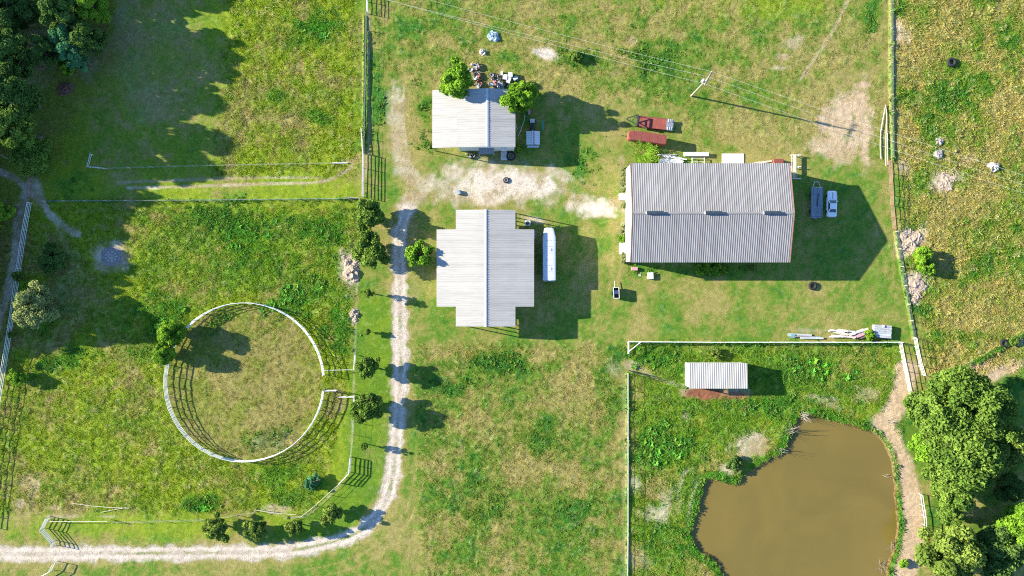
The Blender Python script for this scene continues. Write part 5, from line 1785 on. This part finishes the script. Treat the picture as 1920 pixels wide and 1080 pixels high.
MB().torus((0, 0, .96), .30, .04, 16, 6).build('fan_guard', 'steel_dark', ac)
MB().lathe([(.02, 0), (.27, .01), (.27, .02), (.02, .03)], (0, 0, .94), 14).build('fan', 'steel_dark', ac)
pad = MB().box((0, 0, .06), (4.1, 2.2, .14)).build('concrete_slab', 'concrete')
pad.location = G(1374, 299, -.02)
tag(pad, 'bare concrete slab behind the large barn', 'slab')
pad = MB().box((0, 0, .06), (1.7, 2.2, .16)).build('concrete_pad', 'wall_white')
pad.location = G(1170, 466, -.02)
tag(pad, 'larger pale door pad at the white end of the barn', 'pad')
pad = MB().box((0, 0, .06), (1.5, 1.3, .16)).build('concrete_pad', 'wall_white')
pad.location = G(1168, 369, -.02)
tag(pad, 'smaller pale door pad at the white end of the barn', 'pad')

# white lumber and furniture behind the barn
c = G(1258, 296)
for k, (x, y, l, w, rz, z) in enumerate([(-1.8, .55, 3.6, .16, 0, .12), (-.9, .25, 3.8, .18, -8, .2), (-.7, .0, 3.9, .2, -10, .28), (-1.2, -.3, 3.2, .18, -4, .2), (-.2, -.1, 4.2, .22, -7, .36)]):
    q = MB().box((0, 0, 0), (l, w, .08)).build('white_board', 'white_paint')
    q.location = (c.x + x + 1, c.y + y, c.z + z)
    q.rotation_euler = (0, 0, rad(rz))
    tag(q, ('flat white board lying farthest from the barn wall', 'upper slanting white board of the lumber behind the barn', 'second slanting white board of the lumber behind the barn', 'white board lying closest to the spiky shrub behind the barn', 'topmost wide white board of the lumber behind the barn')[k], 'board', 'white boards behind the barn')
ws = MB().loft([[(-2.3, -.5, 0), (1.9, -.45, 0), (2.4, .0, 0), (1.5, .42, 0), (-2.3, .45, 0)], [(-2.3, -.5, .4), (1.9, -.45, .4), (2.4, 0, .35), (1.5, .42, .4), (-2.3, .45, .45)]]).build('sheet_stack', 'white_paint')
ws.location = G(1258, 303, .02)
tag(ws, 'stack of white sheets against the back wall of the barn', 'sheet stack')
bn = thing('white_trough', 'long white trough bench behind the barn', 'trough', G(1304, 290))
MB().box((0, 0, .55), (4.7, .75, .10)).build('top', 'white_paint', bn)
MB().box((0, 0, .3), (4.5, .5, .42)).build('body', 'wall_white', bn)
for s in (-1, 1):
    MB().box((s * 2.0, 0, .1), (.12, .7, .3)).build('leg', 'white_paint', bn)
tf = thing('metal_frame', 'white open metal bed frame behind the barn', 'frame', G(1308, 301))
for s in (-1, 1):
    MB().tube((-1.15, s * .35, .5), (1.15, s * .35, .5), .05).build('side_rail', 'white_paint', tf)
    MB().tube((s * 1.15, -.6, .5), (s * 1.15, .45, .5), .06).build('end_rail', 'white_paint', tf)
    for q in (-1, 1):
        MB().tube((s * 1.15, q * .35, 0), (s * 1.15, q * .35, .5), .04).build('leg', 'white_paint', tf)
q = MB().box((0, 0, .05), (2.6, .12, .1)).build('loose_timber', 'wood_pale')
q.location = G(1412, 306, .05)
q.rotation_euler = (0, 0, rad(12))
tag(q, 'slanting pale timber behind the barn beside the concrete slab', 'timber')
q = MB().box((0, 0, .05), (3.0, .3, .1)).build('loose_timber', 'wood_pale')
q.location = G(1432, 304, .05)
q.rotation_euler = (0, 0, rad(8))
tag(q, 'pale timber lying behind the barn beside the red box', 'timber')
pk = thing('pipe_rack', 'low white pipe rack at the back corner of the large barn', 'rack', P(1484, 314))
for yy in (-2.2, 0, 2.2):
    MB().box((.55, yy, 0.7), (1.9, .13, .13)).build('cross_bar', 'white_paint', pk)
    for xx in (-.2, 1.3):
        MB().box((xx, yy, .35), (.1, .1, .7)).build('leg', 'white_paint', pk)
for k in range(4):
    MB().tube((-.25 + k * .25, -2.3, 0.81), (-.25 + k * .25, 2.2, 0.81), .045).build('stored_pipe', 'white_paint' if k % 2 else 'pale_pipe', pk)

# small roofed kennel, cart, bench and slide by the workshop
kn = thing('kennel', 'little white panel roofed kennel with a pink ridge beside the workshop', 'kennel', P(999, 262))
for s in (-1, 1):
    dk = MB()
    slab(dk, (s * .22, -1.25, 1.75), (s * .22, 1.25, 1.75), (s * 1.25, 1.25, 1.55), (s * 1.25, -1.25, 1.55), .06)
    rf = dk.build('roof', 'alu_side', kn)
    for k in range(6):
        y = -1.04 + k * .415
        q = MB()
        slab(q, (s * .25, y - .19, 1.785), (s * .25, y + .19, 1.785), (s * 1.24, y + .19, 1.592), (s * 1.24, y - .19, 1.592), .03)
        q.build('slat', 'white_paint', rf)
    for yy in (-1.1, 1.1):
        MB().box((s * 1.1, yy, .77), (.08, .08, 1.54)).build('post', 'wood', kn)
MB().box((-.10, 0, 1.82), (.24, 2.6, .08)).build('ridge_board', 'white_paint', kn)
MB().box((.14, 0, 1.815), (.2, 2.6, .08)).build('ridge_board', 'pink', kn)
MB().box((0, -1.5, 1.1), (2.1, .4, .06)).build('shelf', 'alu', kn)
for s in (-1, 1):
    MB().box((s * .9, -1.45, .54), (.07, .07, 1.08)).build('shelf_leg', 'wood', kn)
mw = thing('riding_mower', 'dark riding mower with a pale seat behind the kennel', 'mower', P(998, 236), 0)
MB().box((0, -.35, .55), (.72, 1.2, .45), 0, .85).build('hood', 'steel_dark', mw)
MB().box((0, .75, .55), (.85, .6, .14)).build('seat', 'white_paint', mw)
MB().box((0, 1.0, .75), (.8, .12, .45)).build('seat_back', 'white_paint', mw)
MB().torus((0, .25, .85), .18, .03, 14, 6).build('steering_wheel', 'steel_dark', mw)
for s in (-1, 1):
    wheel(mw, (s * .48, .7, .28), .28, .22, 'steel', 'x')
    wheel(mw, (s * .42, -.75, .2), .2, .16, 'steel', 'x')
gs = thing('garden_bench', 'narrow green plastic bench in the workshop shadow', 'bench', P(1018, 236), rad(-4))
MB().box((0, 0, .42), (.36, 1.8, .06)).build('seat', 'green_plastic', gs)
for yy in (-.7, .7):
    MB().box((0, yy, .2), (.3, .08, .42)).build('leg', 'green_plastic', gs)
crate('pink_pot', 'small pink flower pot under the bright tree by the workshop', 992, 211, (.5, .8, .6), 'pink', 10, cat='pot')

# scrap along the paddock rail
c = G(1511, 631)
t = thing('sheet_metal_pile', 'flat pile of grey and teal sheet metal along the paddock rail', 'sheet pile', c)
for k, (x, y, l, w, m, rz) in enumerate([(-1.2, .25, 4.4, .6, 'steel', -2), (.2, -.05, 4.8, .4, 'wood_dark', -3), (-2.5, .1, .8, .7, 'teal', 0), (1.0, -.25, 4.4, .3, 'alu_side', -1), (-.6, .0, 4.2, .2, 'char', -2)]):
    q = MB().box((0, 0, 0), (l, w, .05)).build('sheet', m, t)
    q.location = (x, y, .12 + .06 * k)
    q.rotation_euler = (0, .02 * (k - 2), rad(rz))
c = G(1578, 626)
t = thing('pallet_pile', 'tumbled pile of white and pink boards along the paddock rail', 'board pile', c)
rr = random.Random(21)
for k in range(16):
    l = rr.uniform(1.6, 3.6)
    q = MB().box((0, 0, 0), (l, rr.uniform(.10, .3), .05)).build('board', rr.choice(('white_paint', 'pale_pipe', 'pink', 'pale_pipe', 'wood', 'wood_pale')), t)
    q.location = (rr.uniform(-1.6, 1.6), rr.uniform(-.6, .7), .12 + .04 * k)
    q.rotation_euler = (rr.uniform(-.05, .05), rr.uniform(-.05, .05), rad(rr.uniform(-16, 10)))
c = G(1612, 625)
t = thing('board_pile', 'pile of pinkish and bleached boards beside the grey panel stack', 'board pile', c)
for k in range(12):
    l = rr.uniform(1.5, 3.2)
    q = MB().box((0, 0, 0), (l, rr.uniform(.12, .5), .05)).build('board', rr.choice(('pink', 'wood_pale', 'wall_white', 'concrete', 'wood_dark')), t)
    q.location = (rr.uniform(-1.0, 1.2), rr.uniform(-.5, .6), .12 + .04 * k)
    q.rotation_euler = (rr.uniform(-.05, .05), rr.uniform(-.05, .05), rad(rr.uniform(5, 28)))
c = G(1651, 621)
t = thing('panel_stack', 'stack of grey weathered panels at the end of the paddock rail', 'panel stack', c, rad(-4))
MB().box((0, 0, .38), (3.2, 2.3, .76)).build('stack', 'wood_dark', t)
for k in range(6):
    MB().box((0, -1.0 + k * .4, .79), (3.3 - .1 * (k % 2), .36, .05)).build('panel', 'steel' if k != 1 else 'alu_side', t)
MB().box((0, 1.0, .9), (.3, .45, .2)).build('post_end', 'white_paint', t)
crate('pallet', 'low grey pallet at the foot of the panel stack', 1661, 632, (1.6, .5, .3), 'steel', -3, cat='pallet')


# dead branches in the pond
def deadbranch(label, px, py, n, L, seed, a0, a1, up=1.6):
    c = P(px, py)
    rr = random.Random(seed)
    t = thing('dead_branch', label, 'branch', (c.x, c.y, -.35), 0, 'dead branches in the pond')
    for k in range(n):
        a = rad(rr.uniform(a0, a1))
        l = L * rr.uniform(.5, 1)
        s = Vector((rr.uniform(-.5, .5), rr.uniform(-.5, .5), 0))
        e = s + Vector((math.cos(a) * l, math.sin(a) * l, rr.uniform(.3, up)))
        m = s.lerp(e, .5) + Vector((rr.uniform(-.15, .15), rr.uniform(-.15, .15), .15))
        MB().path([s, m, e], .032, 5, .012).build('twig', 'deadwood', t)


deadbranch('bleached dead brush at the top inlet of the pond', 1503, 781, 26, 1.5, 1, -60, 120, 2.6)
deadbranch('bleached dead brush on the bank below the pond inlet', 1479, 810, 26, 1.8, 2, 20, 200, 2.6)
deadbranch('small bleached brush where the pond bank turns', 1462, 847, 16, 1.3, 3, 0, 240, 2.2)
deadbranch('dead branches standing in the water at the lower east bank', 1677, 1022, 12, 1.5, 4, 60, 300)
deadbranch('dead branches in the water at the bottom edge of the pond', 1655, 1062, 12, 1.6, 5, 60, 300)
deadbranch('lone floating stick off the east bank of the pond', 1660, 893, 3, .9, 6, 20, 60)
deadbranch('sun bleached fallen branches on the bank by the pipe panel', 1660, 795, 9, 2.4, 7, 20, 60)

# white flowering plants along the barn's end wall: each a small bushy plant
FP = 'pale flowering plants along the barn end wall'
for k, yy in enumerate((318, 327, 336, 345, 356, 385, 425, 436, 480, 488)):
    tree('flowering_plant', ('first', 'second', 'third', 'fourth', 'fifth', 'sixth', 'seventh', 'eighth', 'ninth', 'tenth')[k] + ' pale flowering plant from the north along the white barn end wall', 1170, yy, 5.5, .8, 'pale', k, FP, low=.02, cat='plant', leaf=.16)
